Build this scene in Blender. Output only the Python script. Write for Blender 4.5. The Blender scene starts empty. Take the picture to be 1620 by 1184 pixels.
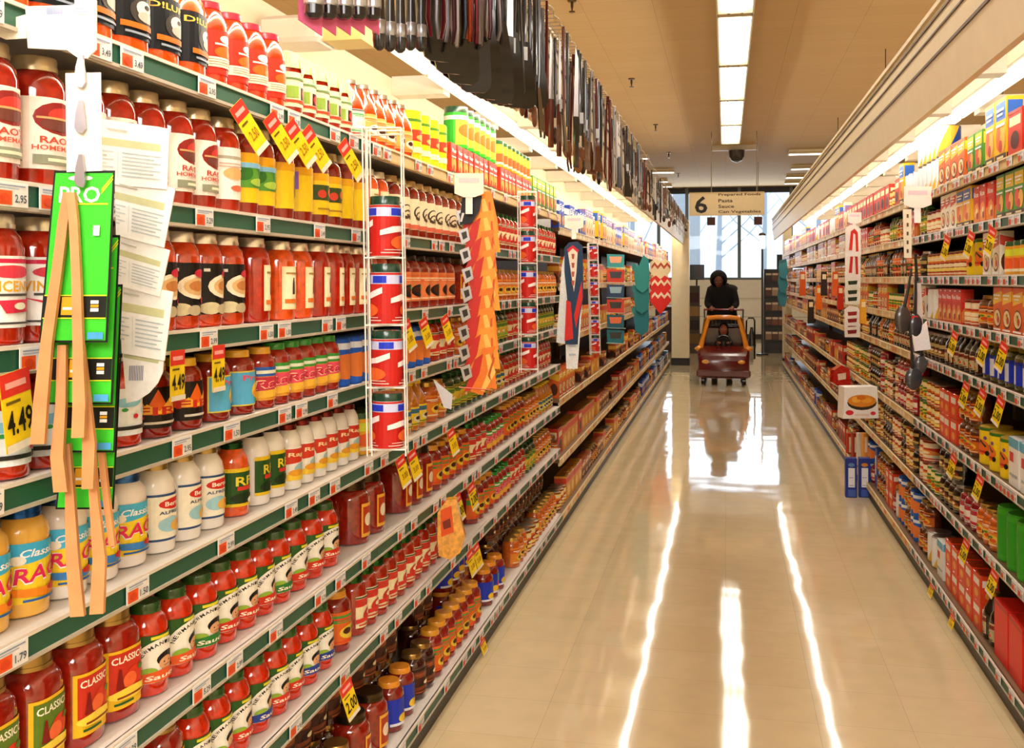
import bpy, math, random
from mathutils import Vector, Matrix

SC = bpy.context.scene
COL = SC.collection
rnd = random.Random(7)
# ------------------------------------------------------------------ camera
F_PX, H_CAM, YH, VPX = 1650.0, 1.5, 443.0, 1148.0
PSI = math.atan((VPX - 810.0) / F_PX)
SPS, CPS = math.sin(PSI), math.cos(PSI)
cam_d = bpy.data.cameras.new('camera'); cam = bpy.data.objects.new('camera', cam_d); COL.objects.link(cam)
cam.location = (0, 0, H_CAM); cam.rotation_euler = (math.pi / 2, 0, PSI)
cam_d.sensor_width = 36.0; cam_d.lens = 36.0 * F_PX / 1620.0
cam_d.shift_y = -(592.0 - YH) / 1620.0
cam_d.clip_start = 0.02; cam_d.clip_end = 200
SC.camera = cam
# ------------------------------------------------------------------ world, exposure
w = bpy.data.worlds.new('daylight'); SC.world = w; w.use_nodes = True
nt = w.node_tree; nt.nodes.clear()
bg = nt.nodes.new('ShaderNodeBackground'); wo = nt.nodes.new('ShaderNodeOutputWorld')
bg.inputs[0].default_value = (0.80, 0.90, 1.0, 1); bg.inputs[1].default_value = 0.82
nt.links.new(bg.outputs[0], wo.inputs[0])
vs = SC.view_settings
vs.view_transform = 'Standard'; vs.look = 'None'; vs.gamma = 1.0; vs.use_curve_mapping = False
vs.exposure = 0.88
LAMP_CEIL, LAMP_CANOPY, LAMP_INNER = 2.6, 13.0, 2.6
SC.cycles.max_bounces = 8; SC.cycles.diffuse_bounces = 4; SC.cycles.glossy_bounces = 3
SC.cycles.transmission_bounces = 6; SC.cycles.transparent_max_bounces = 8
SC.cycles.sample_clamp_indirect = 6.0
SC.cycles.caustics_reflective = False; SC.cycles.caustics_refractive = False

def area(name, loc, rot, sx, sy, watts, col):
    d = bpy.data.lights.new(name, 'AREA'); d.shape = 'RECTANGLE'; d.size = sx; d.size_y = sy
    d.energy = watts; d.color = col
    o = bpy.data.objects.new(name, d); COL.objects.link(o); o.location = loc; o.rotation_euler = rot
    return o
WARM = (1.0, 0.95, 0.86)
# the light of the fixtures themselves: the ceiling row, the canopy strips over both shelf runs
for i in range(-5, 4):
    area('ceiling_fixture_light', (0.08, 10.3 + i * 2.19, 3.79), (0, 0, 0), 0.26, 2.0, 6, WARM)
for s, x in ((-1, -0.80), (1, 0.89)):
    for k in range(8):
        area('canopy_tube_light', (x, -0.6 + k * 2.5, 2.34), (0, s * math.radians(-24), 0), 0.03, 2.3, 5.5 if s < 0 else 5.0, WARM)
for s in (-1, 1):
    for k in range(5):
        area('aisle_beyond_light', (s * 4.6, 0.5 + k * 3.6, 3.70), (0, 0, 0), 0.5, 2.4, 46, WARM)
area('rear_fill_light', (0.2, -3.2, 3.6), (math.radians(28), 0, 0), 5.5, 3.0, 390, (1.0, 0.99, 0.97))  # added soft fill behind the camera, brightens the near goods; no fixture there
area('window_daylight', (0.0, 26.9, 2.6), (math.radians(-90), 0, 0), 5.6, 2.2, 60, (0.82, 0.91, 1.0))

# ------------------------------------------------------------------ helpers
def lin(h):
    h = h.lstrip('#'); r = []
    for i in (0, 2, 4):
        c = int(h[i:i + 2], 16) / 255.0
        r.append(c / 12.92 if c <= 0.04045 else ((c + 0.055) / 1.055) ** 2.4)
    return (r[0], r[1], r[2], 1.0)

MATS = {}
def attr_mat(name, rough, metallic=0.0, coat=0.0, noise=0.0, nscale=60.0, bump=0.0, spec=0.5):
    m = bpy.data.materials.new(name); m.use_nodes = True; n = m.node_tree; b = n.nodes['Principled BSDF']
    a = n.nodes.new('ShaderNodeAttribute'); a.attribute_name = 'tint'
    b.inputs['Roughness'].default_value = rough; b.inputs['Metallic'].default_value = metallic
    b.inputs['Coat Weight'].default_value = coat; b.inputs['Coat Roughness'].default_value = 0.06
    b.inputs['Specular IOR Level'].default_value = spec
    tc = n.nodes.new('ShaderNodeTexCoord'); nz = n.nodes.new('ShaderNodeTexNoise')
    nz.inputs['Scale'].default_value = nscale; nz.inputs['Detail'].default_value = 4
    n.links.new(tc.outputs['Object'], nz.inputs['Vector'])
    if noise > 0:
        mr = n.nodes.new('ShaderNodeMapRange'); mr.inputs[1].default_value = 0.3; mr.inputs[2].default_value = 0.7
        mr.inputs[3].default_value = 1 - noise; mr.inputs[4].default_value = 1 + noise
        n.links.new(nz.outputs['Fac'], mr.inputs[0])
        mx = n.nodes.new('ShaderNodeVectorMath'); mx.operation = 'SCALE'
        n.links.new(a.outputs['Color'], mx.inputs[0]); n.links.new(mr.outputs[0], mx.inputs['Scale'])
        n.links.new(mx.outputs[0], b.inputs['Base Color'])
    else:
        n.links.new(a.outputs['Color'], b.inputs['Base Color'])
    if bump > 0:
        bp = n.nodes.new('ShaderNodeBump'); bp.inputs['Strength'].default_value = bump; bp.inputs['Distance'].default_value = 0.002
        n.links.new(nz.outputs['Fac'], bp.inputs['Height']); n.links.new(bp.outputs[0], b.inputs['Normal'])
    MATS[name] = m
attr_mat('print', 0.42, noise=0.05, nscale=90, spec=0.3)
attr_mat('jar_glass', 0.10, coat=1.0, noise=0.28, nscale=70)
attr_mat('metal', 0.28, metallic=0.85, noise=0.03)
attr_mat('paint', 0.45, noise=0.03, nscale=12)
attr_mat('plastic', 0.22, coat=0.4, noise=0.02)
attr_mat('cloth', 0.85, noise=0.12, nscale=140, bump=0.5)
attr_mat('wood', 0.5, noise=0.12, nscale=25)
attr_mat('skin_tone', 0.5, noise=0.05, nscale=30)

def plain(name, color, rough=0.5, emit=None, strength=0):
    m = bpy.data.materials.new(name); m.use_nodes = True; b = m.node_tree.nodes['Principled BSDF']
    b.inputs['Base Color'].default_value = color; b.inputs['Roughness'].default_value = rough
    if emit:
        b.inputs['Emission Color'].default_value = emit; b.inputs['Emission Strength'].default_value = strength
    MATS[name] = m; return m
plain('ceiling_lens', (0.9, 0.88, 0.8, 1), 0.4, (1.0, 0.93, 0.76, 1), LAMP_CEIL)
plain('tube', (0.95, 0.95, 0.9, 1), 0.4, (1.0, 0.94, 0.80, 1), LAMP_CANOPY)
plain('tube_inner', (0.95, 0.95, 0.9, 1), 0.4, (1.0, 0.95, 0.84, 1), LAMP_INNER * 0.25)
plain('lane_glow', (0.95, 0.95, 0.9, 1), 0.4, (1.0, 0.93, 0.78, 1), 2.0)

def floor_material():
    m = bpy.data.materials.new('polished_vinyl_tile'); m.use_nodes = True; n = m.node_tree; b = n.nodes['Principled BSDF']
    tc = n.nodes.new('ShaderNodeTexCoord')
    br = n.nodes.new('ShaderNodeTexBrick'); br.offset = 0.0; br.squash = 1.0
    br.inputs['Scale'].default_value = 1.0; br.inputs['Brick Width'].default_value = 0.305; br.inputs['Row Height'].default_value = 0.305
    br.inputs['Mortar Size'].default_value = 0.0012; br.inputs['Mortar Smooth'].default_value = 0.6
    br.inputs['Color1'].default_value = lin('#dcc69e'); br.inputs['Color2'].default_value = lin('#d9c298')
    br.inputs['Mortar'].default_value = lin('#bba888'); n.links.new(tc.outputs['Object'], br.inputs['Vector'])
    nz = n.nodes.new('ShaderNodeTexNoise'); nz.inputs['Scale'].default_value = 9; nz.inputs['Detail'].default_value = 8
    n.links.new(tc.outputs['Object'], nz.inputs['Vector'])
    mx = n.nodes.new('ShaderNodeMix'); mx.data_type = 'RGBA'; mx.blend_type = 'MULTIPLY'
    mr = n.nodes.new('ShaderNodeMapRange'); mr.inputs[1].default_value = 0.3; mr.inputs[2].default_value = 0.7
    mr.inputs[3].default_value = 0.92; mr.inputs[4].default_value = 1.0
    n.links.new(nz.outputs['Fac'], mr.inputs[0]); mx.inputs[0].default_value = 1.0
    n.links.new(br.outputs['Color'], mx.inputs[6]); n.links.new(mr.outputs[0], mx.inputs[7])
    n.links.new(mx.outputs[2], b.inputs['Base Color'])
    b.inputs['Roughness'].default_value = 0.06; b.inputs['IOR'].default_value = 1.45
    wv = n.nodes.new('ShaderNodeTexNoise'); wv.inputs['Scale'].default_value = 2.3; wv.inputs['Detail'].default_value = 1
    n.links.new(tc.outputs['Object'], wv.inputs['Vector'])
    bp = n.nodes.new('ShaderNodeBump'); bp.inputs['Strength'].default_value = 0.25; bp.inputs['Distance'].default_value = 0.012
    n.links.new(wv.outputs['Fac'], bp.inputs['Height'])
    n.links.new(bp.outputs[0], b.inputs['Normal']); n.links.new(bp.outputs[0], b.inputs['Coat Normal'])
    MATS['floor'] = m
floor_material()
def ceiling_material():
    m = bpy.data.materials.new('ceiling_tile'); m.use_nodes = True; n = m.node_tree; b = n.nodes['Principled BSDF']
    tc = n.nodes.new('ShaderNodeTexCoord')
    br = n.nodes.new('ShaderNodeTexBrick'); br.offset = 0.0
    br.inputs['Scale'].default_value = 1.0; br.inputs['Brick Width'].default_value = 0.61; br.inputs['Row Height'].default_value = 0.305
    br.inputs['Mortar Size'].default_value = 0.002; br.inputs['Mortar Smooth'].default_value = 0.5
    br.inputs['Color1'].default_value = lin('#cbad80'); br.inputs['Color2'].default_value = lin('#c8a97c')
    br.inputs['Mortar'].default_value = lin('#9c7f58'); n.links.new(tc.outputs['Object'], br.inputs['Vector'])
    n.links.new(br.outputs['Color'], b.inputs['Base Color']); b.inputs['Roughness'].default_value = 0.8
    MATS['ceiling'] = m
ceiling_material()
def glass_material():
    m = bpy.data.materials.new('window_glass'); m.use_nodes = True; n = m.node_tree; n.nodes.clear()
    o = n.nodes.new('ShaderNodeOutputMaterial'); t = n.nodes.new('ShaderNodeBsdfTransparent'); g = n.nodes.new('ShaderNodeBsdfGlossy')
    t.inputs[0].default_value = (0.93, 0.97, 1.0, 1); g.inputs['Roughness'].default_value = 0.02
    f = n.nodes.new('ShaderNodeFresnel'); f.inputs[0].default_value = 1.3; mx = n.nodes.new('ShaderNodeMixShader')
    n.links.new(f.outputs[0], mx.inputs[0]); n.links.new(t.outputs[0], mx.inputs[1]); n.links.new(g.outputs[0], mx.inputs[2])
    n.links.new(mx.outputs[0], o.inputs[0]); MATS['glass'] = m
glass_material()

_lincache = {}
def L(c):
    if isinstance(c, tuple): return c
    if c not in _lincache: _lincache[c] = lin(c)
    return _lincache[c]

class MB:
    def __init__(s): s.v = []; s.f = []; s.c = []; s.m = []
    def add(s, vs_, fs, col, mat='print'):
        o = len(s.v); s.v += [tuple(p) for p in vs_]
        for f in fs: s.f.append([i + o for i in f]); s.c.append(L(col)); s.m.append(mat)
        return s
    def box(s, x0, x1, y0, y1, z0, z1, col, mat='paint'):
        v = [(x0,y0,z0),(x1,y0,z0),(x1,y1,z0),(x0,y1,z0),(x0,y0,z1),(x1,y0,z1),(x1,y1,z1),(x0,y1,z1)]
        return s.add(v, [(0,3,2,1),(4,5,6,7),(0,1,5,4),(1,2,6,5),(2,3,7,6),(3,0,4,7)], col, mat)
    def cbox(s, x0, x1, y0, y1, z0, z1, c, col, mat='paint'):   # box with chamfered vertical and horizontal edges
        rings = [(z0, c), (z0 + c, 0), (z1 - c, 0), (z1, c)]
        v = []
        for z, q in rings:
            a, b, d, e = x0 + q, x1 - q, y0 + q, y1 - q; k = c
            v += [(a+k,d,z),(b-k,d,z),(b,d+k,z),(b,e-k,z),(b-k,e,z),(a+k,e,z),(a,e-k,z),(a,d+k,z)]
        fs = [tuple(range(7, -1, -1)), tuple(range(24, 32))]
        for r in range(3):
            for i in range(8):
                j = (i + 1) % 8; fs.append((r*8+i, r*8+j, r*8+8+j, r*8+8+i))
        return s.add(v, fs, col, mat)
    def lathe(s, prof, col, mat='print', n=20, sq=2.0, cx=0, cy=0, cz=0, cap=True):
        v = []; fs = []
        for r, z in prof:
            for i in range(n):
                a = 2 * math.pi * i / n
                q = 1.0 if sq == 2.0 else (abs(math.cos(a)) ** sq + abs(math.sin(a)) ** sq) ** (-1.0 / sq)
                v.append((cx + r*q*math.cos(a), cy + r*q*math.sin(a), cz + z))
        for k in range(len(prof) - 1):
            for i in range(n):
                j = (i + 1) % n; fs.append((k*n+i, k*n+j, (k+1)*n+j, (k+1)*n+i))
        if cap:
            fs.append(tuple(range(n - 1, -1, -1))); fs.append(tuple((len(prof)-1)*n + i for i in range(n)))
        return s.add(v, fs, col, mat)
    def tube(s, pts, r, col, mat='metal', n=6):
        pts = [Vector(p) for p in pts]; v = []; fs = []
        rr = r if isinstance(r, (list, tuple)) else [r] * len(pts)
        for k, p in enumerate(pts):
            d = (pts[min(k+1, len(pts)-1)] - pts[max(k-1, 0)])
            if d.length < 1e-9: d = Vector((0,0,1))
            d.normalize(); a = Vector((0,0,1)) if abs(d.z) < 0.9 else Vector((1,0,0))
            u = d.cross(a).normalized(); q = d.cross(u)
            for i in range(n):
                t = 2*math.pi*i/n; v.append(p + (u*math.cos(t) + q*math.sin(t)) * rr[k])
        for k in range(len(pts) - 1):
            for i in range(n):
                j = (i+1) % n; fs.append((k*n+i, k*n+j, (k+1)*n+j, (k+1)*n+i))
        fs.append(tuple(range(n-1, -1, -1))); fs.append(tuple((len(pts)-1)*n+i for i in range(n)))
        return s.add(v, fs, col, mat)
    def ball(s, c, r, col, mat='plastic', n=12, m=8):
        rx, ry, rz = r if isinstance(r, (tuple, list)) else (r, r, r); v = []; fs = []
        for k in range(m + 1):
            p = math.pi * k / m
            for i in range(n):
                a = 2*math.pi*i/n; v.append((c[0]+rx*math.sin(p)*math.cos(a), c[1]+ry*math.sin(p)*math.sin(a), c[2]-rz*math.cos(p)))
        for k in range(m):
            for i in range(n):
                j = (i+1) % n; fs.append((k*n+i, k*n+j, (k+1)*n+j, (k+1)*n+i))
        return s.add(v, fs, col, mat)
    def prism(s, pts, O, U, V, W, thick, col, mat='print'):      # 2-D outline in axes U,V pushed along W
        O, U, V, W = Vector(O), Vector(U), Vector(V), Vector(W); n = len(pts)
        v = [O + U*p[0] + V*p[1] for p in pts] + [O + U*p[0] + V*p[1] + W*thick for p in pts]
        fs = [tuple(range(n)), tuple(range(2*n-1, n-1, -1))] + [(i, i+n, (i+1) % n + n, (i+1) % n) for i in range(n)]
        return s.add(v, fs, col, mat)
    def mesh(s, name):
        me = bpy.data.meshes.new(name); me.from_pydata(s.v, [], s.f)
        mats = []
        for k in s.m:
            if k not in mats: mats.append(k)
        for k in mats: me.materials.append(MATS[k])
        me.polygons.foreach_set('material_index', [mats.index(k) for k in s.m])
        ca = me.color_attributes.new('tint', 'FLOAT_COLOR', 'CORNER')
        buf = []
        for f, c in zip(s.f, s.c): buf += list(c) * len(f)
        ca.data.foreach_set('color', buf)
        me.polygons.foreach_set('use_smooth', [True] * len(s.f))
        me.set_sharp_from_angle(angle=math.radians(32)); me.update()
        return me
    def build(s, name, parent=None, loc=None):
        o = bpy.data.objects.new(name, s.mesh(name)); COL.objects.link(o)
        if parent: o.parent = parent
        if loc: o.location = loc
        return o

SEEN = {}
def tag(o, label, cat, group=None, kind=None):
    if label:
        if label in SEEN: print('DUPLICATE LABEL', label)
        SEEN[label] = 1
        nw = len(label.split())
        if nw > 16 or nw < 4: print('LABEL LENGTH', nw, label)
        o['label'] = label
    if cat: o['category'] = cat
    if group: o['group'] = group
    if kind: o['kind'] = kind
    return o
def empty(name, loc=(0, 0, 0), rz=0):
    o = bpy.data.objects.new(name, None); COL.objects.link(o); o.location = loc; o.rotation_euler = (0, 0, rz)
    o.empty_display_size = 0.05; return o
def inst(name, me, loc=(0,0,0), rz=0, parent=None):
    o = bpy.data.objects.new(name, me); COL.objects.link(o); o.location = loc; o.rotation_euler = (0, 0, rz)
    if parent: o.parent = parent
    return o
def copy_tree(o, parent=None):
    c = o.copy(); COL.objects.link(c)
    if parent: c.parent = parent
    for ch in list(o.children): copy_tree(ch, c)
    return c
def struct(o): o['kind'] = 'structure'; return o

ORDS = ['zeroth','first','second','third','fourth','fifth','sixth','seventh','eighth','ninth','tenth','eleventh','twelfth','thirteenth',
        'fourteenth','fifteenth','sixteenth','seventeenth','eighteenth','nineteenth']
TENS = {2:'twent',3:'thirt',4:'fort',5:'fift',6:'sixt',7:'sevent',8:'eight',9:'ninet'}
def ordw(n):
    if n < 20: return ORDS[n]
    if n >= 100: return 'hundred-and-' + ordw(n - 100) if n > 100 else 'hundredth'
    t, u = divmod(n, 10)
    return TENS[t] + 'ieth' if u == 0 else TENS[t] + 'y-' + ORDS[u]

# image <-> place
def t_at(px, X):                      # distance along the aisle of the point seen in column px on the plane x = X
    k = (px - 810.0) / F_PX
    return (-k * X * SPS - X * CPS) / (SPS - k * CPS)
def depth(X, t): return -X * SPS + t * CPS
def z_at(py, d): return H_CAM - (py - YH) * d / F_PX
def pt(px, py, X):
    t = t_at(px, X); return Vector((X, t, z_at(py, depth(X, t))))
RV, FV, ZV = Vector((CPS, SPS, 0)), Vector((-SPS, CPS, 0)), Vector((0, 0, 1))
class Face:                           # an upright plane at distance d, turned to the camera side; pixels give outlines on it
    def __init__(s, d): s.d = d
    def p(s, px, py, back=0.0):
        k = s.d / F_PX
        return Vector((0,0,H_CAM)) + RV*((px-810)*k) + FV*(s.d+back) + ZV*((YH-py)*k)
    def poly(s, mb, pts, th, col, mat='print', back=0.0):
        P = [s.p(a, b, back) for a, b in pts]; n = len(P)
        v = P + [q + FV*th for q in P]
        mb.add(v, [tuple(range(n)), tuple(range(2*n-1, n-1, -1))] + [(i, i+n, (i+1) % n + n, (i+1) % n) for i in range(n)], col, mat)

# ------------------------------------------------------------------ lettering and flat artwork
_txt = {}
def text_tris(t, bold=0.02):
    key = (t, bold)
    if key in _txt: return _txt[key]
    c = bpy.data.curves.new('lettering', 'FONT'); c.body = t; c.size = 1.0; c.resolution_u = 2; c.offset = bold
    o = bpy.data.objects.new('lettering', c); COL.objects.link(o)
    dg = bpy.context.evaluated_depsgraph_get(); ev = o.evaluated_get(dg); me = ev.to_mesh()
    me.calc_loop_triangles()
    tr = [[(me.vertices[i].co.x, me.vertices[i].co.y) for i in tri.vertices] for tri in me.loop_triangles]
    ev.to_mesh_clear(); bpy.data.objects.remove(o); bpy.data.curves.remove(c)
    xs = [p[0] for q in tr for p in q]; ys = [p[1] for q in tr for p in q]
    x0, x1, y0, y1 = min(xs), max(xs), min(ys), max(ys)
    out = ([[((p[0]-x0), (p[1]-y0)) for p in q] for q in tr], x1-x0, y1-y0)
    _txt[key] = out; return out

def clip(poly, lo, hi):
    def cut(P, f):
        R = []
        for i in range(len(P)):
            a, b = P[i-1], P[i]; fa, fb = f(a), f(b)
            if (fa >= 0) != (fb >= 0):
                t = fa / (fa - fb); R.append((a[0]+(b[0]-a[0])*t, a[1]+(b[1]-a[1])*t))
            if fb >= 0: R.append(b)
        return R
    P = cut(poly, lambda p: p[0]-lo)
    return cut(P, lambda p: hi-p[0]) if P else P

def polys_of(sh):
    k = sh[0]
    if k == 'r': _, a, b, c, d, col = sh; return [[(a,b),(c,b),(c,d),(a,d)]], col
    if k == 'e':
        _, cx, cy, rx, ry, col = sh
        return [[(cx+rx*math.cos(i*math.pi/8), cy+ry*math.sin(i*math.pi/8)) for i in range(16)]], col
    if k == 'p': return [sh[1]], sh[2]
    if k == 't':
        _, t, cx, cy, w_, h_, col = sh[:7]; sl = sh[7] if len(sh) > 7 else 0.0; rot = sh[8] if len(sh) > 8 else 0.0
        tr, tw, th = text_tris(t); R = []
        for q in tr:
            P = []
            for x, y in q:
                u, v = (x/tw-0.5)*w_, (y/th-0.5)*h_; u += v*sl
                if rot: v += u*rot
                P.append((cx+u, cy+v))
            R.append(P)
        return R, col
    if k == 'arc':       # letters set round an arch: text, cx, cy, rx, ry, angle0, angle1, size(u), size(v)
        _, t, cx, cy, rx, ry, a0, a1, su, sv, col = sh; R = []
        for i, ch in enumerate(t):
            if ch == ' ': continue
            a = math.radians(a0 + (a1-a0)*i/max(1, len(t)-1)); tr, tw, th = text_tris(ch)
            px, py = cx+rx*math.cos(a), cy+ry*math.sin(a); r = a-math.pi/2
            for q in tr:
                P = []
                for x, y in q:
                    u, v = (x/tw-0.5), (y/max(th, .3)-0.5)
                    P.append((px+(u*math.cos(r)-v*math.sin(r))*su, py+(u*math.sin(r)+v*math.cos(r))*sv))
                R.append(P)
        return R, col

def art(mb, shapes, mapper, bands=1, mat='print'):
    for layer, sh in enumerate(shapes):
        R, col = polys_of(sh)
        for P in R:
            us = [p[0] for p in P]; b0 = int(math.floor(min(us)*bands+1e-6)); b1 = int(math.ceil(max(us)*bands-1e-6))
            for b in range(b0, max(b1, b0+1)):
                Q = clip(P, b/bands, (b+1)/bands) if bands > 1 else P
                if len(Q) >= 3: mb.add([mapper(u, v, layer) for u, v in Q], [tuple(range(len(Q)))], col, mat)

def wrap(r, z0, z1, arc, sq=2.0, face=0.0):
    def m(u, v, layer):
        a = (u-0.5)*arc; aa = a + face
        q = 1.0 if sq == 2.0 else (abs(math.cos(aa))**sq + abs(math.sin(aa))**sq)**(-1.0/sq)
        R = r*q*1.012 + 0.0008 + layer*0.00035
        return (R*math.cos(aa), R*math.sin(aa), z0+(z1-z0)*v)
    return m
def flat_front(x, y0, y1, z0, z1):     # faces +x
    return lambda u, v, l: (x+0.0004+l*0.00035, y0+(y1-y0)*u, z0+(z1-z0)*v)
def flat_side(y, x0, x1, z0, z1, sgn):
    return lambda u, v, l: ((x0+(x1-x0)*u) if sgn > 0 else (x1-(x1-x0)*u), y+sgn*(0.0004+l*0.00035), z0+(z1-z0)*v)

# label artwork -------------------------------------------------------
def bars(u0, u1, v0, n, dv, h, col): return [('r', u0, v0-i*dv, u1-(0.1*(i % 2)), v0-i*dv+h, col) for i in range(n)]
def A_classic(acc):
    return [('r',0,0,1,1,'#f3c21f'), ('r',.07,.28,.93,.95,acc), ('t','CLASSICO',.5,.83,.78,.12,'#fff6e0',0,-.0),
            ('e',.62,.50,.24,.16,'#d8341a'), ('e',.48,.45,.17,.13,'#ee6a35'), ('p',[(.18,.34),(.34,.34),(.30,.56),(.28,.68),(.24,.68),(.22,.56)],'#7e1410'),
            ('e',.75,.60,.08,.05,'#4c7a22'), ('e',.5,.24,.46,.10,'#f7d848'), ('r',.2,.18,.8,.215,'#8a3a10'), ('r',.15,.08,.55,.12,'#1b5a2c')]
def A_newman(band='#d2301c', hat='#111010'):
    arch = [(.08,.0),(.92,.0)] + [(.5+.42*math.cos(math.radians(a)), .40+.50*math.sin(math.radians(a))) for a in range(0, 181, 15)]
    return [('r',0,.0,1,1,'#2c5b20'), ('r',.32,.90,.62,.965,'#e6dc34'), ('p',arch,'#f4efe2'),
            ('arc',"NEWMAN'S OWN",.5,.38,.35,.42,160,20,.062,.075,'#201c18'),
            ('e',.56,.46,.17,.15,hat), ('e',.54,.37,.12,.13,'#e0a878'), ('e',.50,.39,.015,.015,'#2a1a10'), ('e',.59,.39,.015,.015,'#2a1a10'),
            ('r',.49,.31,.60,.325,'#8a3a28'), ('e',.28,.24,.12,.10,'#8fb23a'),
            ('p',[(.05,.02),(.95,.02),(.95,.20),(.5,.26),(.05,.20)],band), ('t','Sauce',.5,.12,.5,.10,'#fff3da',.2)]
def A_ragu(top='#3fb4e2', mid='#f7d52a', pic='#f08a1c'):
    return [('r',0,0,1,1,mid), ('p',[(0,1),(1,1),(1,.78),(.5,.70),(0,.62)],top), ('t','Classic',.42,.83,.5,.13,'#ffffff',.3),
            ('e',.14,.72,.10,.08,'#f6efe0'), ('t','RAGU',.53,.50,.86,.30,'#ffffff',.1,.12), ('t','RAGU',.52,.505,.82,.26,'#e0245c',.1,.12),
            ('p',[(0,.26),(.6,.22),(1,.34),(1,.16),(.5,.08),(0,.14)],pic), ('e',.62,.20,.12,.06,'#c82818'), ('r',.2,.03,.7,.07,'#2c5fae')]
def A_alfredo():
    return [('r',0,0,1,1,'#2d4d7c'), ('r',0,.05,1,.95,'#f4eeda'), ('e',.55,.78,.36,.12,'#cf2a22'), ('t','Bertolli',.55,.78,.5,.10,'#fff4e0'),
            ('t','ALFREDO',.5,.60,.6,.07,'#3a5070'), ('e',.42,.34,.24,.16,'#9ccbd8'), ('e',.60,.30,.20,.13,'#e8b550'), ('e',.66,.34,.07,.06,'#e07a30')]
def A_rao(bandc='#8c8f78'):
    return [('r',0,0,1,1,'#f2e6da'), ('e',.56,.72,.38,.23,'#8f2420'), ('e',.62,.76,.26,.12,'#c8382e'), ('e',.52,.63,.26,.09,'#6f3a30'), ('r',.22,.70,.90,.73,'#caa26a'),
            ('t',"RAO'S",.52,.41,.52,.10,'#c2412c'), ('t','HOMEMADE',.52,.30,.70,.07,'#c8553c'), ('r',.18,.07,.92,.20,bandc), ('r',.35,.11,.78,.155,'#e9dfc0')]
def A_vincent():
    return [('r',0,0,1,1,'#f4f1ec'), ('r',.02,.90,.98,.96,'#d0264a'), ('e',.5,.78,.34,.09,'#d23a4a'), ('t',"VINCENT'S",.5,.58,.92,.16,'#e0a428'),
            ('r',.18,.44,.85,.475,'#44403c'), ('p',[(.30,.38),(.85,.40),(.80,.22),(.40,.20)],'#cf2c44'), ('p',[(.02,.42),(.32,.36),(.32,.32)],'#cf2c44'), ('e',.6,.30,.1,.05,'#e8e6c8'), ('r',.1,.05,.9,.08,'#44403c')]
def A_black():
    return [('r',0,0,1,1,'#12161c'), ('t','D!LUNA',.55,.84,.8,.12,'#e8b84c'), ('e',.62,.50,.26,.24,'#3a342e'), ('e',.60,.56,.14,.14,'#d8cfc2'), ('e',.66,.42,.18,.10,'#b0a89c'),
            ('e',.64,.60,.05,.04,'#2a2624'), ('r',.25,.18,.85,.28,'#d4691c'), ('r',.3,.08,.8,.12,'#8f98a8')]
def A_red():
    return [('r',0,0,1,1,'#cf2418'), ('r',.05,.02,.95,.98,'#da3220'), ('e',.5,.80,.16,.09,'#f4dcd0'), ('r',.25,.66,.75,.70,'#f4dcd0'), ('e',.5,.50,.26,.14,'#ee6420'), ('e',.62,.46,.12,.08,'#e08848'),
            ('r',.03,.16,.97,.38,'#efe6cc')] + bars(.15,.85,.32,3,.055,.018,'#a08c70')
def A_cream(): return [('r',0,0,1,1,'#f0e2b0'), ('r',.06,.04,.94,.96,'#f6ebc4'), ('p',[(.45,.35),(.62,.35),(.60,.6),(.56,.74),(.5,.74),(.46,.6)],'#3a2018'), ('r',.15,.82,.8,.86,'#a8823c'), ('r',.1,.14,.9,.24,'#e0742a')]
def A_tomcream(): return [('r',0,0,1,1,'#f2ebbc'), ('r',.45,.22,.95,.58,'#3c1410'), ('e',.68,.40,.2,.16,'#c8281c'), ('r',.12,.25,.38,.6,'#8fae4a'), ('r',.1,.78,.8,.84,'#6d8a58'), ('r',.0,.12,1,.2,'#d8442a')]
def A_blackplate():
    return [('r',0,0,1,1,'#15120f'), ('e',.55,.55,.40,.24,'#efe0c4'), ('e',.55,.55,.30,.17,'#d8b078'), ('e',.52,.56,.18,.10,'#c07a40'), ('e',.60,.80,.16,.08,'#c42438'), ('e',.75,.28,.14,.08,'#c42438'), ('e',.2,.12,.2,.12,'#cfc39a'), ('e',.45,.10,.14,.10,'#b8a888'), ('r',.08,.84,.18,.90,'#e8e4da')]
def A_yellow(kind=0):
    base = [('r',0,0,1,1,'#f0c81c'), ('r',0,.82,1,1,'#e8a81a')]
    if kind == 0: return base + [('r',0,.30,1,.80,'#5a9a34'), ('e',.2,.6,.16,.16,'#2f6e20'), ('e',.7,.65,.2,.14,'#3f8a28'), ('r',0,.70,1,.80,'#7fb8d8'), ('e',.5,.42,.2,.08,'#a8c848'), ('e',.8,.4,.1,.08,'#d8c830')]
    if kind == 1: return base + [('r',.62,.25,1,.75,'#4a6a8a'), ('e',.8,.4,.14,.12,'#d0282a'), ('r',.05,.5,.15,.9,'#8a5ab0'), ('e',.8,.6,.12,.08,'#e8e0d0')]
    return base + [('r',.1,.35,.95,.72,'#3a4a1c'), ('e',.3,.5,.1,.1,'#c8402a'), ('e',.55,.55,.1,.1,'#d86a2a'), ('e',.75,.48,.1,.1,'#a8282a'), ('r',.2,.12,.8,.16,'#a87a1a')]
def A_flame(): return [('r',0,0,1,1,'#1a0f0a'), ('p',[(.0,.35),(.15,.75),(.25,.5),(.38,.95),(.5,.55),(.62,.9),(.75,.55),(.9,.98),(1,.6),(1,.3)],'#e8641a'), ('p',[(.1,.35),(.25,.6),(.4,.42),(.55,.72),(.7,.4),(.9,.7),(.95,.35)],'#f6b63a'), ('t','FIRE',.5,.42,.8,.2,'#c8281a'), ('r',.2,.1,.8,.16,'#d8cfc0')]
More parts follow.
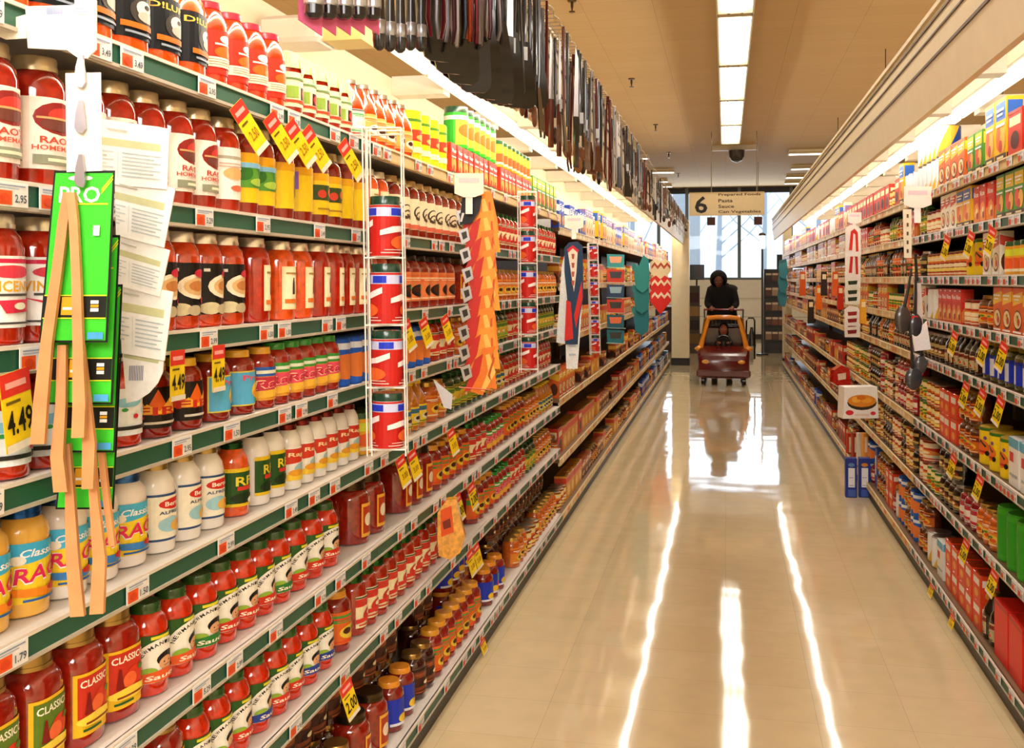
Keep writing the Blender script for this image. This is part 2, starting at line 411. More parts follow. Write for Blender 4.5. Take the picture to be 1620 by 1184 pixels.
def A_bluechick(): return [('r',0,0,1,1,'#e9d452'), ('r',.03,.04,.97,.96,'#58b2e0'), ('e',.72,.42,.26,.26,'#f2cc28'), ('e',.68,.34,.18,.12,'#e88a1c'), ('t','Prego',.6,.78,.7,.2,'#e0506a'), ('r',.55,.08,.95,.16,'#3a8a3c')]
def A_pinkgreen(a='#3f9a3c', b='#e8506a'):
    return [('r',0,0,1,1,'#f0a43a'), ('r',0,.72,1,1,a), ('r',.1,.80,.7,.9,'#e8f0d8'), ('r',.04,.12,.96,.70,b), ('t','Ragu',.5,.48,.86,.36,'#ffe9b8',.15,.15), ('t','Ragu',.5,.48,.8,.30,'#d02848',.15,.15), ('p',[(.0,.28),(1,.36),(1,.14),(0,.06)],'#f0b83c'), ('e',.7,.2,.15,.07,'#f6ecd0')]
def A_whitered(): return [('r',0,0,1,1,'#f3efe4'), ('p',[(.02,.95),(.98,.95),(.9,.58),(.15,.50)],'#d43a22'), ('t','Ragu',.5,.76,.6,.16,'#ffe6b0',.1), ('e',.6,.36,.26,.16,'#a8c8cc'), ('r',0,.02,1,.20,'#f4cc3a'), ('e',.4,.24,.2,.1,'#e8a02c')]
def A_greenpesto(): return [('r',0,0,1,1,'#e8c41c'), ('r',0,.08,1,.90,'#24501c'), ('t','RF',.42,.66,.4,.24,'#e8d23a'), ('r',.25,.42,.95,.52,'#d0342c'), ('e',.4,.22,.28,.14,'#1a3014'), ('e',.7,.14,.22,.10,'#ece6d4')]
def A_white(): return [('r',0,0,1,1,'#f2ece4'), ('r',.1,.78,.9,.84,'#b0a898'), ('e',.4,.5,.2,.12,'#e8b070'), ('e',.45,.22,.14,.06,'#d86a4a')] + bars(.15,.85,.68,2,.06,.02,'#c8a890')
def A_script(): return [('r',0,0,1,1,'#f2e4c0'), ('e',.45,.55,.26,.22,'#40342c'), ('e',.45,.56,.20,.17,'#f2e4c0'), ('t','Gia',.55,.45,.6,.3,'#5a4434',.3), ('r',.0,.02,1,.16,'#d8664a')]
_ab = [0]
def A_box(base, band, pic, txt=None, tc='#ffffff'):
    _ab[0] += 1; v = _ab[0] % 3
    if v == 0: s = [('r',0,0,1,1,base), ('p',[(0,.60),(1,.70),(1,.92),(0,.84)],band), ('e',.5,.30,.42,.22,'#5a2a16'), ('e',.5,.31,.38,.18,pic), ('e',.38,.35,.12,.07,'#f0c86a'), ('e',.62,.27,.14,.08,'#c8401e'), ('e',.55,.38,.07,.04,'#4a7a2a'), ('r',.08,.03,.92,.07,tc)]
    elif v == 1: s = [('r',0,0,1,1,base), ('r',0,.64,1,.90,band), ('p',[(0,.05),(1,.05),(1,.34),(.6,.56),(.2,.50),(0,.30)],pic), ('e',.35,.26,.18,.10,'#e8c070'), ('e',.66,.20,.20,.10,'#a8341a'), ('e',.60,.34,.12,.07,'#f2e2b8'), ('r',.62,.93,.94,.97,tc)]
    else: s = [('r',0,0,1,1,base), ('r',.06,.66,.94,.94,band), ('r',.0,.0,1,.12,'#3a2418'), ('e',.30,.38,.22,.20,pic), ('e',.70,.34,.24,.20,'#e8b04a'), ('e',.52,.24,.16,.10,'#b8381c'), ('r',.1,.56,.9,.60,tc), ('r',.2,.04,.8,.08,'#f0dca8')]
    if txt: s.append(('t',txt,.5,.77,.8,.13,tc))
    else: s += [('r',.14,.80,.86,.84,tc), ('r',.24,.73,.74,.76,tc)]
    return s
_ag = [0]
def A_gen(a, b, c, d):
    _ag[0] += 1
    s = [('r',0,0,1,1,a), ('r',0,.66,1,.90,b), ('r',.12,.76,.85,.82,d), ('r',.22,.70,.7,.73,d), ('e',.55,.36,.30,.22,c), ('r',.1,.06,.9,.11,d)]
    if _ag[0] % 2: s += [('e',.42,.40,.10,.10,'#4a1e10'), ('e',.66,.30,.12,.10,'#d8501e'), ('e',.60,.46,.08,.06,'#5a8a34')]
    else: s += [('p',[(0,.14),(.5,.2),(1,.14),(1,.3),(.5,.34),(0,.28)],b), ('e',.55,.44,.14,.08,'#f4e4b8'), ('r',.0,.93,1,.97,'#3a2a1c')]
    return s
def A_ocean(): return [('r',0,0,1,1,'#e8eef2'), ('e',.3,.7,.2,.1,'#8cc8e0'), ('e',.7,.5,.2,.12,'#b8dce8'), ('e',.4,.4,.04,.05,'#d02a3a'), ('e',.7,.75,.05,.04,'#3a9a4a'), ('e',.25,.55,.04,.04,'#3a9a4a'), ('e',.6,.3,.04,.04,'#d02a3a'), ('r',.1,.12,.9,.2,'#242424'), ('r',.3,.85,.9,.9,'#555555')]

# product kinds ---------------------------------------------------------
KINDS = {}
class Kind: pass
SHAPES = {
 'mason': dict(body=[(.86,0),(.98,.02),(1,.05),(1,.70),(.96,.78),(.80,.85),(.70,.875)], lid=[(.76,.875),(.76,.985),(.72,1.0)], band=(.12,.66)),
 'jar':   dict(body=[(.84,0),(.97,.02),(1,.05),(1,.74),(.93,.82),(.74,.88),(.68,.90)], lid=[(.72,.89),(.72,.985),(.69,1.0)], band=(.14,.68)),
 'tall':  dict(body=[(.84,0),(.97,.015),(1,.04),(1,.70),(.92,.80),(.70,.89),(.62,.92)], lid=[(.66,.915),(.66,.99),(.63,1.0)], band=(.14,.66)),
 'bulb':  dict(body=[(.84,0),(.97,.02),(1,.06),(1,.52),(.94,.58),(.99,.66),(.97,.76),(.78,.86),(.66,.90)], lid=[(.68,.895),(.68,.98),(.64,1.0)], band=(.10,.66)),
 'bottle':dict(body=[(.84,0),(.97,.015),(1,.04),(1,.52),(.88,.66),(.55,.80),(.42,.88),(.42,.93)], lid=[(.48,.925),(.48,.99),(.44,1.0)], band=(.12,.50)),
 'can':   dict(body=[(.96,0),(1,.012),(.985,.03),(.985,.97),(1,.988),(.95,1.0)], lid=None, band=(.035,.965)),
 'canlid':dict(body=[(.95,0),(.98,.012),(.98,.86)], lid=[(1,.86),(1,.985),(.97,1.0)], band=(.02,.85)),
}
WIDE = {'classic_red': 1.1, 'classic_green': 1.1, 'cheese': 1.05, 'whiteragu': 1.05, 'vincent': 1.15, 'rackcan': 1.0, 'can_yel': 1.1, 'greencan': 1.15}
def make_kind(key, name, look, cat, shape, r, h, body, lid, artw, arc=2.2, sq=2.0, bmat='jar_glass', lidmat='metal', extra=None, face=0.0, band=None):
    r *= WIDE.get(key, 1.3)
    k = Kind(); k.key, k.name, k.look, k.cat, k.r, k.h = key, name, look, cat, r, h; k.w = 2*r + 0.006; k.dep = 2*r
    S = SHAPES[shape]; parts = []
    def bodyf(mb): mb.lathe([(a*r, b*h) for a, b in S['body']], body, bmat, 22, sq)
    def lidf(mb):
        if S['lid']:
            prof = [(a*r, b*h) for a, b in S['lid']]
            mb.lathe(prof, lid, lidmat, 22)
            if S['lid'][0][0] < .9: mb.lathe([(prof[0][0]*1.04, prof[0][1]), (prof[0][0]*1.04, prof[0][1]+.006*h/.17)], lid, lidmat, 22)
    def labf(mb):
        b0, b1 = band or S['band']
        art(mb, artw, wrap(r, b0*h, b1*h, arc, sq, face), 14 if arc < 3.5 else 22)
    k.fs = [('body' if shape not in ('can', 'canlid') else 'can_body', bodyf)] + ([('lid', lidf)] if S['lid'] else []) + [('paper_label', labf)]
    if extra: k.fs.append(extra)
    KINDS[key] = k; k.cache = {}
    return k
def make_box(key, name, look, cat, w_, h_, dpt, col, front, side=None, mat='print', extra=None):
    w_ *= 1.3
    k = Kind(); k.key, k.name, k.look, k.cat, k.r, k.h = key, name, look, cat, dpt/2, h_; k.w = w_+0.005; k.dep = dpt
    def bodyf(mb): mb.cbox(-dpt/2, dpt/2, -w_/2, w_/2, 0, h_, 0.0015, col, mat)
    def fr(mb):
        art(mb, front, flat_front(dpt/2, -w_/2+.001, w_/2-.001, .001, h_-.001))
        sd = side or [front[0]] + front[1:3]
        art(mb, sd, flat_side(w_/2, -dpt/2+.001, dpt/2-.001, .001, h_-.001, 1)); art(mb, sd, flat_side(-w_/2, -dpt/2+.001, dpt/2-.001, .001, h_-.001, -1))
    k.fs = [('carton', bodyf), ('printed_panel', fr)]
    if extra: k.fs.append(extra)
    KINDS[key] = k; k.cache = {}
    return k
def kind_mesh(k, which):
    if which not in k.cache:
        mb = MB()
        for n, f in k.fs:
            if which == 'all' or which == n: f(mb)
        k.cache[which] = mb.mesh(k.name if which == 'all' else which)
    return k.cache[which]
COUNT = {}
PLACED = []
def place(key, side, X, t, z, shelf, detail, where='', rz=0.0, rowname=''):
    k = KINDS[key]; s = -1 if side == 'left' else 1
    rot = (0 if s < 0 else math.pi) + rz
    if detail:
        o = empty(k.name, (X, t, z), rot)
        for n, f in k.fs: inst(n, kind_mesh(k, n), parent=o)
    else:
        o = inst(k.name, kind_mesh(k, 'all'), (X, t, z), rot)
    ck = (side, shelf, k.look, where)
    COUNT[ck] = COUNT.get(ck, 0) + 1; n = COUNT[ck]
    if where: lab = f"{k.look}, {ordw(n)} along {where} of {side} {shelf} shelf"
    else: lab = f"{k.look}, {ordw(n)} nearest of its kind on {side} {shelf} shelf"
    tag(o, lab, k.cat, f"{k.look} on the {side} {shelf} shelf")
    return o

# ------------------------------------------------------------------ the room
def shell():
    mb = MB(); mb.box(-9, 9, -6, 27.4, -0.1, 0, '#d9b98a', 'floor'); struct(mb.build('floor'))
    mb = MB(); mb.box(-9, 9, -6, 27.4, 3.86, 3.96, '#c9a878', 'ceiling'); struct(mb.build('ceiling'))
    for n, a in (('wall_left', (-9.1, -9, -6, 27.4)), ('wall_right', (9, 9.1, -6, 27.4)), ('wall_back', (-9.1, 9.1, -6.1, -6))):
        mb = MB(); mb.box(a[0], a[1], a[2], a[3], 0, 3.86, '#e2d2b0'); struct(mb.build(n))
    y = 27.2
    mb = MB(); mb.box(-9, 9, y, y+.15, 0, 1.50, '#f2efe8')                       # low wall under the glazing
    mb.box(-9, -2.9, y, y+.15, 1.5, 3.86, '#e8dcc2'); mb.box(3.0, 9, y, y+.15, 1.5, 3.86, '#e8dcc2')
    struct(mb.build('wall_front'))
    mb = MB(); mb.box(-9, 9, y-.04, y, 0, 0.12, '#2a2622'); struct(mb.build('baseboard_front'))
    n = 0
    for x0, x1 in ((-2.9, -1.7), (-1.7, -.98), (-.98, .34), (.34, 1.62), (1.62, 3.0)):
        n += 1; e = struct(empty('window_%d' % n, ((x0+x1)/2, y, 1.5)))
        q = (x1-x0)/2
        f = MB()
        for b in ((-q, -q+.04, 0, 2.36), (q-.04, q, 0, 2.36)): f.box(b[0], b[1], .0, .09, b[2], b[3], '#6f7a84')
        f.box(-q+.04, q-.04, 0, .09, 0, .06, '#6f7a84'); f.box(-q+.04, q-.04, 0, .09, 2.22, 2.36, '#1c1b1c')
        f.build('window_frame', e)
        g = MB(); g.box(-q+.04, q-.04, .04, .055, .06, 2.22, '#ffffff', 'glass'); g.build('pane', e)
shell()

def outdoors():
    g = MB(); g.box(-30, 30, 27.5, 70, -0.2, -0.1, '#c8ccd0'); tag(g.build('pavement'), None, None, kind='structure')
    names = ['bare tree outside left of the leftmost panes', 'bare tree outside behind the hanging aisle sign', 'bare tree outside between sign and dark mullion', 'bare tree outside right of the dark mullion', 'bare tree outside at the right end of the windows']
    for i, (x, y, h) in enumerate(((-3.4, 38, 7), (-1.9, 43, 8), (-.3, 40, 7.5), (1.5, 44, 8), (3.2, 39, 7))):
        r = random.Random(i); mb = MB()
        mb.tube([(x, y, -.1), (x+.05, y, h*.3), (x+.1, y, h*.6), (x, y, h)], [.13, .11, .07, .02], '#b9c0ca', 'paint', 8)
        for k in range(9):
            z = h*(.30+.07*k); a = r.uniform(0, 6.28); l = (h-z)*.45
            mb.tube([(x+.05, y, z), (x+math.cos(a)*l*.5, y+math.sin(a)*l*.5, z+l*.4), (x+math.cos(a)*l, y+math.sin(a)*l, z+l*.95)], [.035, .02, .008], '#c2c9d2', 'paint', 5)
        tag(mb.build('bare_tree'), names[i], 'tree', 'bare trees outside the windows')
    mb = MB(); mb.box(-1.55, -.75, 31.5, 32.1, -.1, 4.9, '#ccd2da'); mb.box(-1.62, -.68, 31.44, 32.16, 4.9, 5.1, '#bcc4ce')
    tag(mb.build('concrete_pillar'), 'pale grey pillar outside seen through the glass below the sign', 'pillar')
outdoors()

# ceiling fixtures -----------------------------------------------------
def ceiling_light(x, y, w_, l_, lab, grp):
    e = empty('ceiling_light', (x, y, 3.86)); tag(e, lab, 'ceiling light', grp)
    h = MB(); h.box(-w_/2, w_/2, -l_/2, l_/2, -.035, 0, '#efe6d0')
    for s in (-1, 1): h.box(s*w_/2-.008, s*w_/2+.008, -l_/2, l_/2, -.075, -.035, '#efe6d0')
    for s in (-1, 1): h.box(-w_/2, w_/2, s*(l_/2-.02)-.02, s*(l_/2-.02)+.02, -.075, -.035, '#d9c8a0')
    h.build('housing', e)
    if w_ < l_:
        t = MB(); t.box(-w_/2+.02, w_/2-.02, -l_/2+.05, l_/2-.05, -.052, -.042, '#ffffff', 'ceiling_lens'); t.build('diffuser', e)
        for s in (-1, 1):
            q = MB(); q.tube([(s*.055, -l_/2+.05, -.070), (s*.055, l_/2-.05, -.070)], .014, '#ffffff', 'tube_inner', 8); q.build('fluorescent_tube', e)
            c = MB(); c.box(s*.055-.012, s*.055+.012, l_/2-.09, l_/2-.05, -.088, -.054, '#8f7a50'); c.build('lamp_holder', e)
    else:
        t = MB(); t.box(-w_/2+.02, w_/2-.02, -l_/2+.05, l_/2-.05, -.075, -.042, '#ffffff', 'ceiling_lens'); t.build('diffuser', e)
names = ['overhead, out of frame behind', 'overhead, directly above', 'just beyond the top edge', 'nearest fully seen', 'second nearest', 'third nearest', 'farthest small']
k = 0
for i in range(-2, 4):
    y = 10.3 + i*2.19
    k += 1
    ceiling_light(0.08, y, .30, 2.14, f"long two-tube ceiling light over the aisle, {ordw(k)} from the camera", 'two-tube lights in a row over the aisle')
far = [(1.55,14.9),(2.3,15.0),(1.75,16.9),(1.75,18.3),(1.8,19.4),(-1.85,15.0),(-1.5,17.0),(-1.75,18.6),(-1.72,19.6),(3.6,16.9),(3.6,18.4),(-3.6,17.0),(-3.6,18.6)]
cn = {}
for x, y in far:
    y *= 1.32
    sd = 'left' if x < 0 else 'right'; cn[sd] = cn.get(sd, 0) + 1
    ceiling_light(x, y, .85, .30, f"short crosswise ceiling light beyond the shelving, {ordw(cn[sd])} on the {sd}", 'crosswise lights near the windows')

for i, (px_, py_) in enumerate(((905, 4), (999, 127), (1037, 199), (1058, 243), (1073, 276), (1083, 298))):
    d = F_PX*2.34/(YH-py_); X = (px_-VPX)*CPS*d/F_PX; t = (d + X*SPS)/CPS
    mb = MB(); mb.lathe([(.035, 3.845), (.04, 3.86)], '#6a5638', 'metal', 12); mb.lathe([(.012, 3.80), (.012, 3.845)], '#5a4a34', 'metal', 8)
    mb.lathe([(.004, 3.765), (.010, 3.80)], '#5a4a34', 'metal', 8); mb.lathe([(.026, 3.758), (.026, 3.765)], '#5a4a34', 'metal', 12)
    for s in (-1, 1): mb.tube([(0, s*.010, 3.80), (0, s*.02, 3.785), (0, s*.004, 3.765)], .003, '#5a4a34', 'metal', 5)
    o = mb.build('ceiling_sprinkler'); o.location = (X, t, 0)
    tag(o, f"small brass sprinkler head on the tan ceiling, {ordw(i+1)} from the camera", 'sprinkler', 'sprinkler heads left of the light row')
def dome():
    e = empty('dome_camera', (0.19, 18.7, 3.86)); tag(e, 'dark dome camera under the last ceiling light over the aisle', 'security camera')
    m = MB(); m.box(-.42, .36, -.06, .06, -.09, 0, '#d8d0c4'); m.build('mounting_plate', e)
    m = MB(); m.lathe([(.02, -.30), (.09, -.27), (.13, -.20), (.14, -.09)], '#241a16', 'plastic', 20); m.build('dome_cover', e)
dome()

# hanging sign ----------------------------------------------------------
def aisle_sign():
    d = 16.6; X0, X1 = (1090-VPX)*CPS*d/F_PX, (1209-VPX)*CPS*d/F_PX; t = d/CPS
    z0, z1 = z_at(341, d), z_at(304, d)
    e = empty('aisle_sign', ((X0+X1)/2, t, z0)); tag(e, 'tan hanging aisle sign reading 6 Prepared Foods, Pasta, Sauce, Can Vegetables', 'sign')
    W, H = X1-X0, z1-z0
    m = MB(); m.box(-W/2, W/2, 0, .03, 0, H, '#d8c293'); m.box(-W/2, W/2, -.006, 0, H-.02, H, '#c4ab78'); m.build('sign_panel', e)
    mp = lambda u, v, l: (-W/2+W*u, -.002-l*.001, H*v)
    a = MB(); art(a, [('t','6',.16,.47,.17,.74,'#1b1510')], mp); a.build('number', e)
    a = MB()
    for i, (s, w_) in enumerate((('Prepared Foods', .56), ('Pasta', .19), ('Sauce', .21), ('Can Vegetables', .56))):
        art(a, [('t', s, .39+w_/2, .88-i*.245, w_, .15, '#4a2c1c')], mp)
    a.build('lettering', e)
    for x in (-W/2+.35, W/2-.12):
        c = MB(); c.tube([(x, .015, H), (x, .015, 3.86-z0)], .006, '#6a5a44', 'metal', 5); c.build('hanging_wire', e)
    for i, px_ in enumerate((1125, 1199)):
        X = (px_-VPX)*CPS*21/F_PX; m = MB(); z = z_at(350, 21)
        m.box(-.08, .08, -.02, .02, z-.08, z+.08, '#5a2420'); m.tube([(0, 0, z+.08), (0, 0, 3.86)], .005, '#4a4038', 'metal', 5)
        o = m.build('checkout_number_sign'); o.location = (X, 21/CPS, 0)
        tag(o, ('small dark red square sign hanging below the left half of the aisle sign', 'small dark red square sign hanging below the right end of the aisle sign')[i], 'sign')
aisle_sign()

# canopies ---------------------------------------------------------------
def canopy(side):
    s = -1 if side == 'left' else 1
    fx = .70 if s < 0 else .80; zb, zt = (2.12, 2.52) if s < 0 else (2.195, 2.565)
    e = empty('shelf_canopy', (s*fx, 0, zb)); tag(e, f"long beige lighting canopy hanging above the {side} shelving run", 'canopy')
    e.location = (0, 0, 0)
    def bx(m, xa, xb, *r): m.box(min(s*xa, s*xb), max(s*xa, s*xb), *r)
    y0, y1 = -1.0, 18.7
    m = MB()
    bx(m, fx, fx+.02, y0, y1, zb+.175, zt, '#e6d5ad')
    for q in (.475, .76): bx(m, fx-.006, fx, y0, y1, zb+.175+(zt-zb-.175)*(q-.02), zb+.175+(zt-zb-.175)*(q+.02), '#5a4636')
    bx(m, fx-.006, fx, y0, y1, zb+.168, zb+.180, '#5a4636'); bx(m, fx-.012, fx+.02, y0, y1, zt-.02, zt, '#efe0bc')
    m.build('fascia', e)
    m = MB(); v = [(s*fx, y0, zb+.168), (s*(fx+.02), y0, zb), (s*(fx+.045), y0, zb), (s*(fx+.02), y0, zb+.175)]
    v += [(a, y1, c) for a, b, c in v]
    m.add(v, [(0,1,2,3), (7,6,5,4), (0,4,5,1), (1,5,6,2), (2,6,7,3), (3,7,4,0)], '#e9d9b4', 'paint')
    m.build('lower_valance', e)
    m = MB(); m.box(min(s*1.72, s*1.80), max(s*1.72, s*1.80), y0, y1, 1.95, 2.56, '#f1e4c6'); m.build('spine_board', e)
    tx, tz = (.742, 2.31) if s < 0 else (.826, 2.31)
    k = 0
    for yy in [-1.0+1.96*q for q in range(10)]:
        t = MB(); t.tube([(s*tx, yy+.03, tz), (s*tx, yy+1.86, tz)], .016, '#ffffff', 'tube', 8); t.build('fluorescent_tube', e)
        t = MB(); t.box(min(s*1.31, s*1.42), max(s*1.31, s*1.42), yy+.01, yy+1.89, 2.485, 2.50, '#ffffff', 'tube_inner'); t.build('light_strip', e)
    t = MB(); bx(t, 1.29, 1.44, y0, y1, 2.50, 2.56, '#efe3c4'); t.build('strip_housing', e)
    for q in range(15):
        yy = 0.39 + 1.214*q
        c = MB(); bx(c, fx+.03, 1.29, yy, yy+.13, 2.47, 2.57, '#efe6d4'); bx(c, 1.44, 1.72, yy, yy+.13, 2.47, 2.57, '#efe6d4'); c.build('cross_panel', e)
    for yy in (2, 6.6, 11.2, 15.8):
        c = MB(); c.tube([(s*1.6, yy, 2.56), (s*1.6, yy, 3.86)], .006, '#6a5a44', 'metal', 5); c.build('hanger_rod', e)
    return e
canopy('left'); canopy('right')
def jbox():
    e = empty('junction_box', (0, 0, 0)); tag(e, 'white boxy cover with tan wedge side under the left canopy', 'junction box')
    m = MB(); m.cbox(-1.70, -1.46, 3.60, 3.80, 2.38, 2.48, .015, '#f2e8e2'); m.build('cover', e)
    m = MB(); m.box(-1.46, -1.31, 3.64, 3.80, 2.385, 2.465, '#f0d48e'); m.build('side_wedge', e)
jbox()

# shelving ---------------------------------------------------------------
LZ = [1.868, 1.62, 1.39, 1.20, .982, .731, .478, .092]
LZC = [1.796, 1.46, 1.13, .77, .41, .092]
RZ = [1.914, 1.707, 1.50, 1.293, 1.096, .761, .455, .092]
SN = ['top', 'second', 'third', 'fourth', 'fifth', 'sixth', 'seventh', 'bottom']
SNC = ['top', 'second', 'third', 'fourth', 'fifth', 'bottom']
def gondola(side, y0, y1, zs, label, topcol=None, far=False, faces=None):
    s = -1 if side == 'left' else 1
    e = empty('shelving_unit', (0, 0, 0)); tag(e, label, 'shelving', f"shelving units of the {side} run")
    def bx(m, xa, xb, *r): m.box(min(s*xa, s*xb), max(s*xa, s*xb), *r)
    m = MB(); bx(m, 1.50, 1.53, y0, y1, .10, zs[0]+.30, '#241a14'); m.build('back_panel', e)
    m = MB(); bx(m, .965, 1.5, y0, y1, 0, zs[-1]-.035, '#17130f'); m.build('kick_base', e)
    for yy in (y0+.015, y1-.015):
        m = MB(); bx(m, 1.46, 1.50, yy-.014, yy+.014, .08, zs[0]+.25, '#8a7a60'); m.build('upright', e)
    for i, z in enumerate(zs):
        xf = .95 if i == len(zs)-1 else .968
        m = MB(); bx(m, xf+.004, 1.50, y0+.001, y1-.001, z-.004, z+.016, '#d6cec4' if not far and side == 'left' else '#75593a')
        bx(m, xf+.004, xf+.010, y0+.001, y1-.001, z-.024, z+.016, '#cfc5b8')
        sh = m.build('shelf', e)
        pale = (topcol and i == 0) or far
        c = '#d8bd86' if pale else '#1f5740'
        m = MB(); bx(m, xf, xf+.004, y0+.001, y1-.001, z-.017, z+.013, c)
        bx(m, xf-.003, xf+.004, y0+.001, y1-.001, z+.013, z+.019, '#d8cdbf' if not pale else '#ecd6a4')
        bx(m, xf-.003, xf+.004, y0+.001, y1-.001, z-.023, z-.017, '#b9ae9d' if not pale else '#c9a968')
        if far:                                                      # printed pattern of the far rail
            yy = y0+.1
            while yy < y1-.12:
                bx(m, xf-.0012, xf, yy, yy+.055, z-.016, z+.012, rnd.choice(['#f0e4d4', '#e8d2b4', '#e2764a'])); yy += rnd.uniform(.09, .3)
        m.build('price_rail', sh)
    return e
gondola('left', -.45, 2.82, LZ, 'left shelving unit nearest the camera, stocked with pasta sauce jars')
gondola('left', 2.82, 6.15, LZ, 'second left shelving unit, behind the first wire canister rack', topcol=True)
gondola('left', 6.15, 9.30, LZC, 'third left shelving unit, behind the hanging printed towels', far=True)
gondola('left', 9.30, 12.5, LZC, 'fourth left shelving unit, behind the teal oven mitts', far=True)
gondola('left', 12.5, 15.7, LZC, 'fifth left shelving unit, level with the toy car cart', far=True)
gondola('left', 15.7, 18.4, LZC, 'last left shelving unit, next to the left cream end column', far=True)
gondola('right', 2.5, 5.8, RZ, 'right shelving unit nearest the camera', topcol=True)
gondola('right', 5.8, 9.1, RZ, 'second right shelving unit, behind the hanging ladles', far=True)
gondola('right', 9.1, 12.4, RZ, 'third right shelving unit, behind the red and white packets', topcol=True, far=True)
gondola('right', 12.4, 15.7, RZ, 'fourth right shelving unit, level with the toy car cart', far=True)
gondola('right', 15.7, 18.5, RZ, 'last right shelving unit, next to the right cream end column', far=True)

def end_column(x0, x1, y0, y1, h, label):
    e = empty('end_column', ((x0+x1)/2, (y0+y1)/2, 0)); tag(e, label, 'column'); w_, q = (x1-x0)/2, (y1-y0)/2
    m = MB(); m.box(-w_, w_, -q, q, .13, h, '#ead9b2'); m.build('column_shaft', e)
    m = MB(); m.box(-w_-.01, w_+.01, -q-.01, q+.01, 0, .13, '#1a1613'); m.build('column_base', e)
end_column(-.93, -.63, 18.5, 18.9, 2.55, 'square cream column at the far end of the left shelving')
end_column(.99, 1.13, 18.8, 19.2, 2.45, 'narrow cream column at the far end of the right shelving')

# ------------------------------------------------------------------ product kinds
mk, bxk = make_kind, make_box
RED, DRED, ORG = '#b3260f', '#7d160c', '#e2501a'
mk('classic_red', 'pasta_sauce_jar', 'jar with red yellow-bordered label', 'jar', 'mason', .043, .185, '#a3200f', '#a88a4e', A_classic('#c9301c'), 1.9, 3.0)
mk('classic_green', 'pasta_sauce_jar', 'jar with green yellow-bordered label', 'jar', 'mason', .043, .185, '#9a1e10', '#a88a4e', A_classic('#5d7b22'), 1.9, 3.0)
TOM = ('tomato_print', lambda mb: [mb.ball((0, 0, .122), (.0335, .0335, .024), '#dc3412', 'jar_glass', 22, 8)])
for a, b in (('nm_red', '#d2301c'), ('nm_orange', '#e05a24'), ('nm_green', '#2f7a34'), ('nm_blue', '#2a3f94')):
    mk(a, 'tomato_sauce_jar', {'nm_red':'tomato-topped jar with red portrait label','nm_orange':'tomato-topped jar with orange portrait label','nm_green':'tomato-topped jar with green portrait label','nm_blue':'tomato-topped jar with blue portrait label'}[a],
       'jar', 'bulb', .0325, .165, '#d02c08', '#2f5a24', A_newman(b), 3.3, lidmat='plastic', band=(.16, .68))
mk('cheese', 'cheese_sauce_jar', 'yellow cheese jar with blue lid', 'jar', 'jar', .040, .165, '#f0b84c', '#1f56a8', A_ragu(), 2.9, bmat='plastic')
mk('whiteragu', 'cheese_sauce_jar', 'white sauce jar with yellow-blue label', 'jar', 'jar', .040, .165, '#f1e8e2', '#3a66a8', A_ragu('#4ab8e4', '#f6d52c', '#3a80c8'), 2.9, bmat='plastic')
mk('alfredo', 'alfredo_jar', 'white jar with gold lid', 'jar', 'tall', .030, .165, '#f2ebe2', '#b69a5c', A_alfredo(), 2.7, bmat='plastic')
mk('pestored', 'alfredo_jar', 'orange jar with green lid', 'jar', 'tall', .028, .155, '#e4571c', '#1f4a22', A_greenpesto(), 3.0)
mk('blacklid', 'alfredo_jar', 'white jar with black lid', 'jar', 'tall', .030, .165, '#f1ebe4', '#1c1b20', A_greenpesto(), 2.4, bmat='plastic', face=.25)
mk('whitered', 'alfredo_jar', 'white jar with red-yellow label', 'jar', 'tall', .027, .155, '#f3ede2', '#7e2a24', A_whitered(), 3.0, bmat='plastic')
mk('rao', 'marinara_jar', 'red jar with white oval-picture label', 'jar', 'jar', .0345, .198, '#a01c08', '#d9c9a4', A_rao(), 2.6)
mk('raow', 'marinara_jar', 'red jar with plain white label', 'jar', 'jar', .0345, .195, '#b0280f', '#d9c9a4', A_white(), 3.2)
mk('yel0', 'sauce_jar', 'dark red jar, yellow garden label', 'jar', 'jar', .031, .195, '#96200f', '#d9c9a4', A_yellow(0), 3.2)
mk('yel1', 'sauce_jar', 'dark red jar, yellow cook label', 'jar', 'jar', .031, .195, '#8f1f10', '#d9c9a4', A_yellow(1), 3.2)
mk('yel2', 'sauce_jar', 'dark red jar, yellow vegetable label', 'jar', 'jar', .031, .190, '#7f190d', '#d9c9a4', A_yellow(2), 3.2)
mk('vincent', 'marinara_jar', 'red jar with white saucepan label', 'jar', 'jar', .0405, .195, '#ae2008', '#e4dcc8', A_vincent(), 2.4)
mk('ocean', 'clam_sauce_jar', 'red jar with white seafood label', 'jar', 'jar', .036, .155, '#bb2c12', '#8a2a1c', A_ocean(), 3.0)
mk('blackplate', 'arrabbiata_jar', 'orange-red jar with black plate label', 'jar', 'jar', .033, .185, '#cc3a08', '#efe8da', A_blackplate(), 2.7)
mk('ambertall', 'arrabbiata_jar', 'deep red jar with small cream label', 'jar', 'jar', .033, .185, '#b01e06', '#efe8da', A_cream(), 1.2)
mk('ambero', 'arrabbiata_jar', 'bright orange jar with cream label', 'jar', 'jar', .033, .183, '#e4500f', '#efe8da', A_cream(), 1.5)
mk('flame', 'salsa_jar', 'dark red jar with flame label', 'jar', 'jar', .0325, .135, '#8f1a0c', '#f0bf2c', A_flame(), 3.4, lidmat='plastic')
mk('bluechick', 'salsa_jar', 'red jar with sky-blue label', 'jar', 'jar', .032, .135, '#8f1c10', '#f0b52c', A_bluechick(), 2.6, lidmat='plastic')
mk('pinkgreen', 'salsa_jar', 'red jar, pink label, green lid', 'jar', 'jar', .028, .140, '#a3200f', '#2f9a34', A_pinkgreen(), 3.1, lidmat='plastic')
